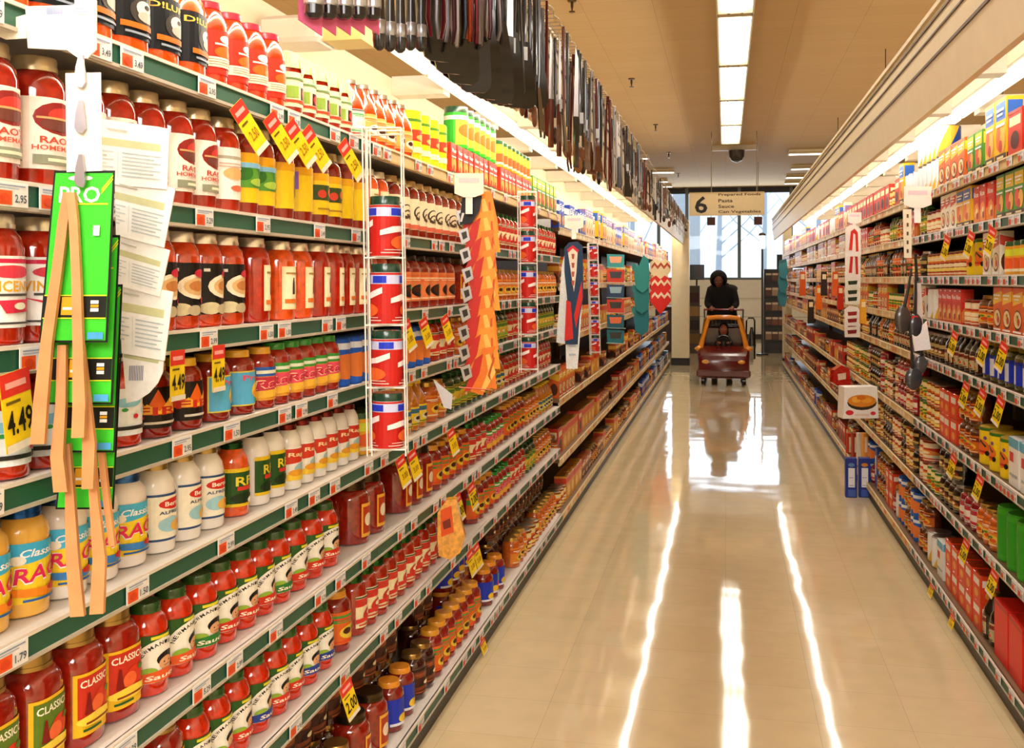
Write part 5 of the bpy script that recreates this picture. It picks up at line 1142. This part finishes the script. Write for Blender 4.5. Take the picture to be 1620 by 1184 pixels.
# ------------------------------------------------------------------ utensils over the left shelving
def utensils():
    Xh, Zg = -.64, 2.47
    e = empty('wire_grid', (0, 0, 0)); tag(e, 'pale wire grid on the left canopy carrying the hanging kitchen tools', 'wire grid')
    nw = [0]; far_w = MB(); wire = MB().tube([(-.70, 0, Zg-.004), (-.61, 0, Zg-.004)], .0020, '#9c8f80', 'paint', 5).mesh('cross_wire')
    for a, b in ((1.5, 3.4), (3.44, 4.72), (4.76, 6.5), (6.55, 9.5), (9.55, 13.2), (13.25, 18.0)):
        m = MB(); wob = [(-.61+.006*math.sin(q*2.3+a), a+(b-a)*q/24, Zg+.004*math.sin(q*1.7)) for q in range(25)]
        m.tube(wob, .0028, '#eadfc4', 'paint', 6); m.tube([(-.655, a, Zg), (-.655, b, Zg)], .0028, '#d8cbb0', 'paint', 6)
        m.build('long_wire', e)
        y = a
        while y <= b:
            if nw[0] < 98: inst('cross_wire', wire, (0, y, 0), 0, e)
            else: far_w.tube([(-.70, y, Zg-.004), (-.61, y, Zg-.004)], .0020, '#9c8f80', 'paint', 5)
            nw[0] += 1; y += .06
    far_w.build('cross_wires', e)['kind'] = 'stuff'
    r = random.Random(3)
    # pink carded corkscrews at the near end
    proto = None
    for i, px_ in enumerate((492, 515, 539, 562, 585)):
        X = -.64; t = t_at(px_, X); d = depth(X, t); k = d/F_PX
        zb = z_at(45, d)
        if proto is None:
            proto = empty('carded_opener')
            m = MB(); m.add([(-.003, -.020, 0.012), (-.003, .018, -.010), (-.003, .020, .20), (-.003, -.020, .20), (0, -.020, 0.012), (0, .018, -.010), (0, .020, .20), (0, -.020, .20)], [(0,3,2,1),(4,5,6,7),(0,1,5,4),(1,2,6,5),(2,3,7,6),(3,0,4,7)], '#c85a80', 'print')
            m.build('pink_card', proto)
            m = MB(); m.lathe([(.008, .012), (.015, .018), (.015, .05), (.013, .06), (.014, .20)], '#121018', 'plastic', 12, cx=.016); m.build('grip', proto)
            m = MB(); m.lathe([(.015, .032), (.0165, .034), (.0165, .054), (.015, .056)], '#c8d0e0', 'metal', 12, cx=.016); m.build('collar', proto); o = proto
        else: o = copy_tree(proto)
        o.location = (X, t, zb); o.rotation_euler = (0, 0, -.9)
        tag(o, f"pink-carded black gripped tool, {ordw(i+1)} from left above the shelves", 'kitchen tool', 'pink carded tools at the near end of the wire grid')
    # hanging tools: kind, columns, bottom rows
    def tool(kind, px_, ybot, n, lab, grp, X=-.64, col='#17171a', col2='#0f0f11', ztop=None):
        t = t_at(px_, X); d = depth(X, t); zb = z_at(ybot, d); zt = ztop or 2.455; h = zt - zb
        o = empty(kind, (X, t, zb), r.uniform(-1.25, -.75) if kind in ('black_spatula', 'turner') else r.uniform(-.9, .1)); tag(o, lab, 'kitchen tool', grp)
        m = MB()
        if kind == 'turner':
            m.lathe([(.004,0),(.011,.006),(.013,.02),(.011,.06),(.009,.11),(.011,h*.7),(.010,h)], col, 'plastic', 12); m.build('handle', o)
            m = MB(); m.lathe([(.0125,.03),(.0135,.032),(.0135,.055),(.0125,.057)], '#a8acb8', 'metal', 12); m.build('end_band', o)
        elif kind == 'black_spatula':
            m.tube([(0,0,h), (.002,0,h*.7), (.0,0,h*.45)], [.006,.008,.006], col2, 'plastic', 8); m.build('handle', o)
            m = MB(); m.prism([(-.018,h*.5),(.018,h*.5),(.036,h*.28),(.042,.03),(.036,.008),(.022,0),(-.022,0),(-.036,.008),(-.042,.03),(-.036,h*.28)], (0,0,0), (0,1,0), (0,0,1), (1,0,0), .006, col, 'plastic'); m.build('blade', o)
        elif kind == 'slotted_spatula':
            m.tube([(0,0,h), (.002,0,h*.75), (.003,0,h*.42), (.0,0,h*.30)], [.006,.007,.005,.004], col2, 'plastic', 8); m.build('handle', o)
            m = MB(); w_ = .030
            m.add([(-.004,-w_*.45,h*.34),(-.004,w_*.45,h*.34),(.010,w_,.0),(.010,-w_,.0),(0,-w_*.45,h*.34),(0,w_*.45,h*.34),(.014,w_,.0),(.014,-w_,.0)], [(0,3,2,1),(4,5,6,7),(0,1,5,4),(1,2,6,5),(2,3,7,6),(3,0,4,7)], col, 'plastic')
            m.build('blade', o)
        elif kind in ('serving_spoon', 'wooden_spoon'):
            m.tube([(0,0,h), (.002,0,h*.6), (0,0,h*.25)], [.006,.007,.005], col2, 'plastic', 8); m.build('handle', o)
            m = MB(); m.ball((0,0,.035), (.010,.022,.036), col, 'wood' if 'wood' in kind else 'plastic', 12, 8); m.build('bowl', o)
        elif kind == 'whisk':
            m.tube([(0,0,h), (0,0,h*.55)], .007, col2, 'plastic', 8); m.build('handle', o); m = MB()
            for q in range(6):
                a = q*math.pi/6; m.tube([(0,0,h*.55), (.022*math.cos(a),.022*math.sin(a),h*.3), (.018*math.cos(a),.018*math.sin(a),h*.08), (0,0,0), (-.018*math.cos(a),-.018*math.sin(a),h*.08), (-.022*math.cos(a),-.022*math.sin(a),h*.3), (0,0,h*.55)], .0012, '#c8c8cc', 'metal', 5)
            m.build('wire_loops', o)
        elif kind == 'kitchen_knife':
            m.box(-.006,.006,-.010,.010,0,h*.42, col2, 'plastic'); m.build('handle', o)
            m = MB(); m.prism([(-.014,h*.42),(.012,h*.42),(.012,h*.9),(-.004,h)], (0,0,0), (0,1,0), (0,0,1), (1,0,0), .0015, '#cfcfd4', 'metal'); m.build('blade', o)
        else:       # tongs / scissors: two arms
            for s in (-1, 1):
                m = MB(); m.tube([(0,s*.004,h), (0,s*.014,h*.5), (0,s*.022,h*.08), (0,s*.014,0)], [.004,.005,.005,.004], col, 'metal', 7); m.build('arm', o)
            m = MB(); m.ball((0,0,h*.92), (.006,.010,.012), col2, 'plastic', 8, 6); m.build('pivot', o)
        m = MB(); m.tube([(0,0,h), (0,.004,h+.008), (0,0,2.466-zb)], .0014, '#b8b0a4', 'metal', 5); m.build('hook', o)
        m = MB()
        if kind not in ('whisk', 'tongs') and r.random() < .5:
            m.box(.007,.009,-.009,.009,h*.36,h*.46, '#c8ccd4', 'print'); m.build('price_sticker', o)
        return o
    for i in range(6):
        tool('turner', 600+16.5*i, 80 + (i % 3)*2, i, f"shiny black long handled turner, {ordw(i+1)} from left in the hanging row", 'shiny black turners over the left shelving', col='#15151b', col2='#1c1c26')
    n = 0
    for i in range(17):
        n += 1; px_ = 694 + 9.6*i; yb = 98 + 76*(1-(1-i/16.0)**2.2)
        tool('black_spatula', px_, min(yb, 172), n, f"wide black nylon spatula, {ordw(n)} from the left in its dense bunch", 'black nylon spatulas in a dense bunch', X=-.62 - .03*(i % 2), col='#040405', col2='#050506')
    cols = ['#5a1a24', '#6a666c', '#3a1c20', '#8a8488', '#1e1e24', '#8a3a1c']
    for i in range(11):
        tool('tongs', 690+10*i, 60 + (i % 4)*4, i, f"{['red-banded','silver','maroon','pale steel','grey','orange'][i % 6]} slim tongs, {ordw(i+1)} from left in front of the black spatulas", 'slim tongs in front of the black spatulas', X=-.575, col=cols[i % 6], col2='#2a2024')
    kinds = ['serving_spoon', 'whisk', 'tongs', 'slotted_spatula', 'serving_spoon', 'slotted_spatula', 'tongs', 'kitchen_knife', 'wooden_spoon']
    lk = {'whisk': 'wire whisk', 'serving_spoon': 'dark serving spoon', 'kitchen_knife': 'kitchen knife', 'tongs': 'metal tongs', 'slotted_spatula': 'brown-black spatula', 'wooden_spoon': 'wooden spoon'}
    cnt = {}
    px_ = 800.0
    while px_ < 1088:
        kd = kinds[int(r.random()*9)]
        if 865 < px_ < 890 and r.random() < .5: kd = 'kitchen_knife'
        cnt[kd] = cnt.get(kd, 0)+1
        base = 150 + (px_-800)*1.12 if px_ < 900 else 264 + (px_-900)*.5 if px_ < 1000 else 316 + (px_-1000)*.72
        yb = base + r.uniform(-16, 8)
        c = {'whisk': '#c8c8cc', 'serving_spoon': r.choice(['#1a1614', '#6a3a24', '#2c2420']), 'kitchen_knife': '#c8c8cc', 'tongs': r.choice(['#4a4644', '#8a8480', '#2a2422', '#5a1c18']), 'slotted_spatula': r.choice(['#141214', '#5a2f1c', '#1c1816']), 'wooden_spoon': r.choice(['#7a4824', '#8a5a30'])}[kd]
        X = r.choice([-.60, -.63, -.66])
        tool(kd, px_, min(yb, 378), 0, f"{lk[kd]}, {ordw(cnt[kd])} of its kind from the near end of the wire grid", f"{lk[kd]}s along the wire grid", X=X, col=c, col2=r.choice(['#0e0c0e', '#1a1412', '#14100e', '#5a1c16']))
        px_ += (6.5 if px_ < 900 else 3.6 if px_ < 980 else 2.8)
utensils()

# ------------------------------------------------------------------ toy-car shopping cart, child, adult
def skin_body(name, verts, edges, radii, col, mat='cloth', levels=2, root=0):
    me = bpy.data.meshes.new(name); me.from_pydata(verts, edges, []); o = bpy.data.objects.new(name, me); COL.objects.link(o)
    md = o.modifiers.new('skin', 'SKIN'); md.use_smooth_shade = True
    for i, r in enumerate(radii):
        v = me.skin_vertices[0].data[i]; v.radius = (r, r) if not isinstance(r, tuple) else r; v.use_root = (i == root)
    sd = o.modifiers.new('subd', 'SUBSURF'); sd.levels = levels; sd.render_levels = levels
    dg = bpy.context.evaluated_depsgraph_get(); m2 = bpy.data.meshes.new_from_object(o.evaluated_get(dg)); m2.name = name
    bpy.data.objects.remove(o)
    for m in list(m2.materials): m2.materials.pop()
    m2.materials.clear(); m2.materials.append(MATS[mat])
    if 'tint' in m2.color_attributes: m2.color_attributes.remove(m2.color_attributes['tint'])
    ca = m2.color_attributes.new('tint', 'FLOAT_COLOR', 'CORNER'); ca.data.foreach_set('color', list(L(col))*len(m2.loops))
    m2.polygons.foreach_set('use_smooth', [True]*len(m2.polygons)); m2.polygons.foreach_set('material_index', [0]*len(m2.polygons))
    o = bpy.data.objects.new(name, m2); COL.objects.link(o); return o
def head_parts(e, c, s, skin, hair, tilt=0.0, hood=None):      # faces -y
    cx, cy, cz = c
    m = MB(); m.ball((0,0,0), (.072*s,.088*s,.108*s), skin, 'skin_tone', 20, 14); m.ball((0,-.012*s,-.055*s), (.052*s,.070*s,.058*s), skin, 'skin_tone', 16, 10)
    m.ball((0,-.092*s,-.012*s), (.012*s,.018*s,.020*s), skin, 'skin_tone', 8, 6)
    for q in (-1, 1): m.ball((q*.072*s,.0,-.008*s), (.010*s,.018*s,.026*s), skin, 'skin_tone', 8, 6)
    h = m.build('head', e); h.location = c; h.rotation_euler = (tilt, 0, 0)
    m = MB()
    for q in (-1, 1):
        m.ball((q*.028*s,-.080*s,.010*s), (.012*s,.006*s,.007*s), '#efe9e2', 'plastic', 8, 6); m.ball((q*.028*s,-.0855*s,.010*s), (.0055*s,.003*s,.0055*s), '#1c120c', 'plastic', 8, 6)
        m.box(q*.028*s-.014*s, q*.028*s+.014*s, -.086*s, -.080*s, .024*s, .029*s, hair, 'cloth')
    m.build('eyes', h)
    m = MB(); m.ball((0,-.083*s,-.050*s), (.022*s,.006*s,.006*s), '#8a3f38', 'skin_tone', 10, 6); m.build('mouth', h)
    m = MB(); m.ball((0,.022*s,.030*s), (.086*s,.088*s,.098*s), hair, 'cloth', 20, 12)
    for q in (-1, 1): m.ball((q*.060*s,.020*s,-.03*s), (.028*s,.055*s,.07*s), hair, 'cloth', 10, 8)
    m.build('hair', h)
    return h
def hand(name, e, c, side, skin, fw=(0,-1,0), size=1.0):
    # palm and five separate bent fingers; fw is where the fingers point before curling down round a bar
    c = Vector(c); f = Vector(fw).normalized(); u = Vector((1,0,0))*side; dn = Vector((0,0,-1)); s = size
    V = [c, c+f*.045*s]; E = [(0,1)]; R = [(.028*s,.015*s), (.034*s,.014*s)]
    o = skin_body(name, [tuple(v) for v in (c - f*.03*s, c, c+f*.04*s)], [(0,1),(1,2)], [.024*s, .028*s, .026*s], skin, 'skin_tone', 2)
    o.parent = e
    ln = [.030, .036, .034, .026]
    for i in range(4):
        b = c + f*.05*s + u*((i-1.5)*.017*s); l = ln[i]*s
        fo = skin_body('finger', [tuple(b), tuple(b+f*l*.8+dn*l*.25), tuple(b+f*l*.9+dn*l*1.1), tuple(b+f*l*.2+dn*l*1.5)], [(0,1),(1,2),(2,3)], [.009*s,.0085*s,.008*s,.007*s], skin, 'skin_tone', 1); fo.parent = o
    b = c - u*.026*s + f*.01*s
    fo = skin_body('thumb', [tuple(b), tuple(b-u*.018*s+f*.02*s+dn*.01*s), tuple(b-u*.012*s+f*.042*s+dn*.022*s)], [(0,1),(1,2)], [.011*s,.010*s,.008*s], skin, 'skin_tone', 1); fo.parent = o
    return o

CY = 15.1
def toy_cart():
    e = empty('toy_car_cart', (-.03, CY, 0)); tag(e, 'dark red plastic toy car cart with orange window frame, coming down the aisle', 'shopping cart')
    MR, YO = '#64120e', '#e89426'
    m = MB()
    # hull: nose, hood, tub as one lofted shell
    secs = [(-.02,.30,.12,.36),(.0,.34,.10,.42),(.06,.36,.09,.46),(.30,.36,.09,.52),(.36,.36,.09,.54),(.95,.36,.09,.54),(1.02,.33,.12,.50)]
    v = []; c = .03
    for y, w_, z0, z1 in secs:
        v += [(-w_+c,y,z0),(w_-c,y,z0),(w_,y,z0+c),(w_,y,z1-c),(w_-c,y,z1),(-w_+c,y,z1),(-w_,y,z1-c),(-w_,y,z0+c)]
    fs = [tuple(range(8)), tuple(range(8*len(secs)-1, 8*len(secs)-9, -1))]
    for k in range(len(secs)-1):
        for i in range(8):
            j = (i+1) % 8
            if k in (4,) and i == 4: continue
            fs.append((k*8+i, (k+1)*8+i, (k+1)*8+j, k*8+j))
    m.add(v, fs, MR, 'plastic'); m.build('car_body', e)
    m = MB(); m.cbox(-.375, .375, -.05, .0, .12, .22, .015, '#5a120e', 'plastic'); m.build('bumper', e)
    for s in (-1, 1):
        m = MB(); m.ball((0,0,0), (.055,.02,.032), '#e8a83a', 'plastic', 16, 8); o = m.build('headlight', e); o.location = (s*.25, -.012, .335)
        m = MB(); m.tube([(s*.33,.30,.50),(s*.29,.36,.66),(s*.215,.44,.935)], [.042,.032,.028], YO, 'plastic', 10)
        m.tube([(s*.215,.44,.93),(s*.22,.70,.95),(s*.27,.92,.90),(s*.33,.96,.50)], [.028,.026,.028,.036], YO, 'plastic', 10)
        m.ball((s*.345,.30,.50), (.055,.05,.045), YO, 'plastic', 12, 8); m.build('window_pillar', e)
        m = MB(); m.ball((0,0,0), (.03,.018,.022), '#d89030', 'plastic', 10, 6); o = m.build('side_mirror', e); o.location = (s*.385,.30,.50)
    m = MB(); m.tube([(-.23,.44,.935),(-.1,.43,.955),(.1,.43,.955),(.23,.44,.935)], .034, YO, 'plastic', 10); m.build('roof_bar', e)
    m = MB(); m.cbox(-.22, .22, .44, .96, .935, .965, .012, '#d9892a', 'plastic'); m.build('roof_panel', e)
    m = MB(); n = 20; R = .10; v = []
    pts = [(R*math.cos(2*math.pi*q/n), .40+R*.3*math.sin(2*math.pi*q/n), .60+R*math.sin(2*math.pi*q/n)*.9) for q in range(n+1)]
    m.tube(pts, .011, '#1a1a1c', 'plastic', 8); m.tube([(0,.34,.52),(0,.40,.60)], .012, '#1a1a1c', 'plastic', 8); m.build('steering_wheel', e)
    m = MB(); m.cbox(-.28, .28, .78, .84, .30, .80, .02, '#4a100c', 'plastic'); m.cbox(-.28, .28, .45, .80, .28, .33, .015, '#4a100c', 'plastic'); m.build('seat', e)
    for sx in (-1, 1):
        for yy in (.12, .88):
            m = MB(); v0 = len(m.v)
            for a, b in ((.02, .055),): m.tube([(sx*.29-.022, yy, .06), (sx*.29+.022, yy, .06)], .06, '#151515', 'plastic', 18)
            o = m.build('wheel', e); h = MB(); h.tube([(sx*.29-.026, yy, .06), (sx*.29+.026, yy, .06)], .025, '#8a8a8a', 'metal', 12); h.build('hub', o)
            m = MB(); m.box(sx*.29-.035, sx*.29+.035, yy-.03, yy+.03, .11, .16, '#2a2a2c'); m.build('wheel_fork', e)
    # wire basket and push handle behind the car
    m = MB(); b = lambda *p: m.tube(p, .004, '#2c2e30', 'plastic', 5)
    for z in (.50, .60, .70, .80, .90):
        q = (z-.5)*.12; b((-.25-q,1.02,z),(.25+q,1.02,z)); b((-.25-q,1.65,z),(.25+q,1.65,z)); b((-.25-q,1.02,z),(-.25-q,1.65,z)); b((.25+q,1.02,z),(.25+q,1.65,z))
    for i in range(11):
        x = -.25+.05*i; b((x,1.02,.50),(x*1.19,1.02,.90)); b((x,1.65,.50),(x*1.19,1.65,.90)); b((x,1.02,.50),(x,1.65,.50))
    for i in range(13):
        y = 1.02+.0525*i; b((-.25,y,.5),(-.298,y,.9)); b((.25,y,.5),(.298,y,.9))
    m.build('wire_basket', e)
    m = MB(); 
    for s in (-1, 1): m.tube([(s*.27,1.0,.15),(s*.28,1.6,.16)], .013, '#5a5c60', 'metal', 8); m.tube([(s*.27,1.5,.16),(s*.29,1.62,.7),(s*.30,1.74,1.03)], .013, '#5a5c60', 'metal', 8)
    m.tube([(.33,1.10,.45),(.34,1.12,.88),(.37,1.14,.92),(.44,1.14,.92),(.46,1.12,.88),(.46,1.10,.30)], .012, '#2a2c30', 'metal', 8)
    m.build('cart_frame', e)
    m = MB(); m.tube([(-.31,1.74,1.03),(.31,1.74,1.03)], .017, '#8a1c1c', 'plastic', 10); m.build('push_handle', e)
    for s in (-1, 1):
        m = MB(); m.tube([(s*.27-.015,1.5,.055),(s*.27+.015,1.5,.055)], .055, '#1a1a1c', 'plastic', 16); m.build('wheel', e)
    return e
toy_cart()

def child():
    e = empty('child', (-.03, CY+.60, .33)); tag(e, 'small child in dark top sitting inside the red toy car', 'person')
    body = skin_body('body', [(0,0,.02),(0,.01,.14),(0,.0,.26),(0,-.005,.33), (.08,0,.25),(.13,-.07,.17),(.07,-.17,.24), (-.08,0,.25),(-.13,-.07,.17),(-.07,-.17,.24), (.06,-.03,.03),(.08,-.20,.06),(.08,-.25,-.08), (-.06,-.03,.03),(-.08,-.20,.06),(-.08,-.25,-.08)],
              [(0,1),(1,2),(2,3),(2,4),(4,5),(5,6),(2,7),(7,8),(8,9),(0,10),(10,11),(11,12),(0,13),(13,14),(14,15)], [.09,.095,.085,.035,.05,.035,.026,.05,.035,.026,.06,.05,.035,.06,.05,.035], '#1c1a20')
    body.parent = e
    head_parts(e, (0,-.01,.435), .84, '#a8664a', '#1a120e', -.05)
    for s in (-1, 1):
        o = hand('hand', e, (s*.07,-.185,.255), s, '#a8664a', (-s*.1,-.9,.2), .62)
    m = MB(); m.cbox(-.03,.03,-.115,-.10,.10,.20,.006,'#7fa8a0','cloth'); m.build('shirt_print', e)
child()

def adult():
    e = empty('person', (-.06, CY+1.98, 0)); tag(e, 'person in black hooded coat leaning over the handle of the toy car cart', 'person')
    V = [(0,.10,.88),(0,.07,1.05),(0,-.03,1.24),(0,-.10,1.36),(0,-.16,1.45),
         (.17,-.08,1.33),(.23,-.10,1.10),(.16,-.235,1.055), (-.17,-.08,1.33),(-.23,-.10,1.10),(-.16,-.235,1.055),
         (.10,.10,.84),(.11,.04,.48),(.12,.10,.10),(.12,.00,.04), (-.10,.10,.84),(-.11,.16,.48),(-.12,.26,.12),(-.12,.18,.04)]
    E = [(0,1),(1,2),(2,3),(3,4),(3,5),(5,6),(6,7),(3,8),(8,9),(9,10),(0,11),(11,12),(12,13),(13,14),(0,15),(15,16),(16,17),(17,18)]
    R = [.16,.15,.155,.13,.055,.085,.06,.042,.085,.06,.042,.10,.07,.05,.04,.10,.07,.05,.04]
    b = skin_body('body', V, E, R, '#0b0a0e'); b.parent = e
    # open coat: a shell round the trunk, ending at the hip
    n = 24; rings = [(.10,.52,.27,.22),(.10,.70,.265,.21),(.10,.86,.25,.20),(.07,1.02,.235,.19),(0,1.18,.245,.185),(-.05,1.30,.245,.17),(-.09,1.385,.19,.14),(-.11,1.44,.10,.09)]
    v = []; fs = []
    for y, z, rx, ry in rings:
        for i in range(n): a = 2*math.pi*i/n; v.append((rx*math.cos(a), y+ry*math.sin(a), z + .01*math.sin(3*a)))
    for k in range(len(rings)-1):
        for i in range(n): j = (i+1) % n; fs.append((k*n+i,k*n+j,(k+1)*n+j,(k+1)*n+i))
    m = MB(); m.add(v, fs, '#08070a', 'cloth'); m.build('coat', e)
    h = head_parts(e, (-.05,-.22,1.50), 1.08, '#7a483c', '#0a0808', .55)
    m = MB(); v = []; fs = []; n = 20                                    # raised hood: open shell framing the face
    for k, (y, r, zc) in enumerate(((-.055,.118,.0),(-.02,.142,.005),(.05,.142,.0),(.11,.10,-.01),(.13,.03,-.02))):
        for i in range(n): a = 2*math.pi*i/n; v.append((r*.95*math.cos(a), y, zc+r*math.sin(a)*1.08))
    for k in range(4):
        for i in range(n): j = (i+1) % n; fs.append((k*n+i,k*n+j,(k+1)*n+j,(k+1)*n+i))
    m.add(v, fs, '#0d0c0f', 'cloth'); m.build('hood', h)
    m = MB(); m.ball((.12,-.02,1.36), (.13,.11,.07), '#2c3236', 'cloth', 14, 8); m.ball((-.10,.0,1.37), (.11,.10,.06), '#1c2024', 'cloth', 14, 8); m.build('hood_collar', e)
    for s in (-1, 1): hand('hand', e, (s*.16,-.225,1.062), s, '#9a6654', (0,-.35,-.02), 1.0)
    for s, y0 in ((1, .0), (-1, .18)):
        m = MB(); m.cbox(s*.12-.045, s*.12+.045, y0-.12, y0+.15, 0, .075, .02, '#171417', 'plastic'); m.build('shoe', e)
adult()

# ------------------------------------------------------------------ beyond the shelving
def beyond():
    e = empty('magazine_rack', (.93, 22.0, 0)); tag(e, 'tall dark magazine rack before the window, right of the aisle', 'rack')
    m = MB(); m.box(-.16, .28, .0, .4, 0, 1.72, '#1c1a1a'); m.build('rack_body', e)
    m = MB(); m.box(-.14, .26, -.05, .0, .1, .14, '#242020'); 
    for i in range(5): m.box(-.14, .26, -.06, 0, .25+.30*i, .27+.30*i, '#2c2826')
    m.build('shelf_ledges', e)
    m = MB(); m.box(.10, .22, .05, .2, 1.72, 2.02, '#121114'); m.build('topper', e)
    for i in range(5):
        for q in range(3):
            c = rnd.choice(['#7a4a2c', '#5a3a30', '#8a6a50', '#3a2c2a', '#6a2a24', '#a88a6a'])
            m = MB(); m.box(-.06, .06, -.012, 0, 0, .17, c, 'print'); m.box(-.055, .055, -.0135, -.012, .12, .16, '#c8b8a0', 'print'); o = m.build('magazine'); o.location = (.93-.07+.13*q, 21.97, .275+.30*i); o.rotation_euler = (-.05, 0, 0)
            tag(o, f"magazine in the dark rack, {['left','middle','right'][q]} of its {['lowest','second','third','fourth','topmost'][i]} row", 'magazine', 'magazines in the dark rack by the window')
    e = empty('checkout_counter', (-.95, 22.4, 0)); tag(e, 'checkout counter with tan goods beside the left cream column', 'counter')
    m = MB(); m.cbox(-.5, .38, -.3, .4, 0, .9, .02, '#3a2a20'); m.build('counter_body', e); m = MB(); m.cbox(-.52, .40, -.32, .42, .9, .94, .008, '#5a4a3a'); m.build('counter_top', e)
    e = empty('register_monitor', (-.60, 22.3, .941)); tag(e, 'small dark register monitor above the checkout counter', 'monitor')
    m = MB(); m.tube([(0,.08,0),(0,.08,.60)], .018, '#26262a', 'metal', 8); m.box(-.10,.10,.02,.14,0,.015,'#26262a'); m.build('stand', e)
    m = MB(); m.cbox(-.14, .16, .0, .05, .56, .88, .01, '#14161a', 'plastic'); m.build('display', e)
    e = empty('snack_stand', (-.64, 21.6, .0)); tag(e, 'tan and dark snack stand left of the person in black', 'stand')
    m = MB(); m.box(-.2, .12, 0, .2, 0, 1.38, '#3a2c20'); m.build('stand_body', e)
    m = MB()
    for i in range(4): m.box(-.19, .11, -.02, 0, .2+.28*i, .40+.28*i, ['#6a5028','#241c18','#8a6c3a','#3a1814'][i], 'print')
    m.build('printed_panels', e)
    d = 20.8; X = (1206-VPX)*CPS*d/F_PX; t = (d+X*SPS)/CPS
    e = empty('lane_light', (X, t, 0)); tag(e, 'white glowing lane light on a thin pole before the window', 'lamp')
    m = MB(); m.tube([(0,0,0),(0,0,2.12)], .02, '#4a4a50', 'metal', 8); m.lathe([(.12,0),(.12,.03),(.02,.04)], '#3a3a40', 'metal', 12); m.build('pole', e)
    m = MB(); m.lathe([(.045,2.12),(.055,2.14),(.055,2.36),(.05,2.38)], '#ffffff', 'lane_glow', 14); m.build('lamp_shade', e); m = MB(); m.lathe([(.07,2.38),(.07,2.42),(.03,2.44)], '#4a3c38', 'plastic', 14); m.build('lamp_cap', e)
    m = MB(); m.tube([(0,0,0),(0,0,.42)], [.10,.03], '#1c1a1c', 'plastic', 12); o = m.build('floor_cone'); o.location = (.58, 24.4, 0); tag(o, 'small dark cone-shaped object on the floor before the white wall', 'cone')
    # steps of the next shelving run seen over the goods: low wall panel lines
    for i, z in enumerate((.55, 1.02)):
        m = MB(); m.box(-3, 3, 27.185, 27.2, z, z+.02, '#cfc6b4'); struct(m.build('trim_%d' % (i+1)))
beyond()

def neighbour_run(s):     # backs of the same gondolas: the other aisle's shelving, so no gap shows behind the goods
    m = MB(); x0, x1 = (1.53*s, 1.56*s); m.box(min(x0,x1), max(x0,x1), -.4, 18.5, 0, 2.12, '#e8d8b8'); o = m.build('divider_panel')
    tag(o, f"cream divider panel behind the goods of the {'left' if s < 0 else 'right'} shelving run", 'panel')
neighbour_run(-1); neighbour_run(1)
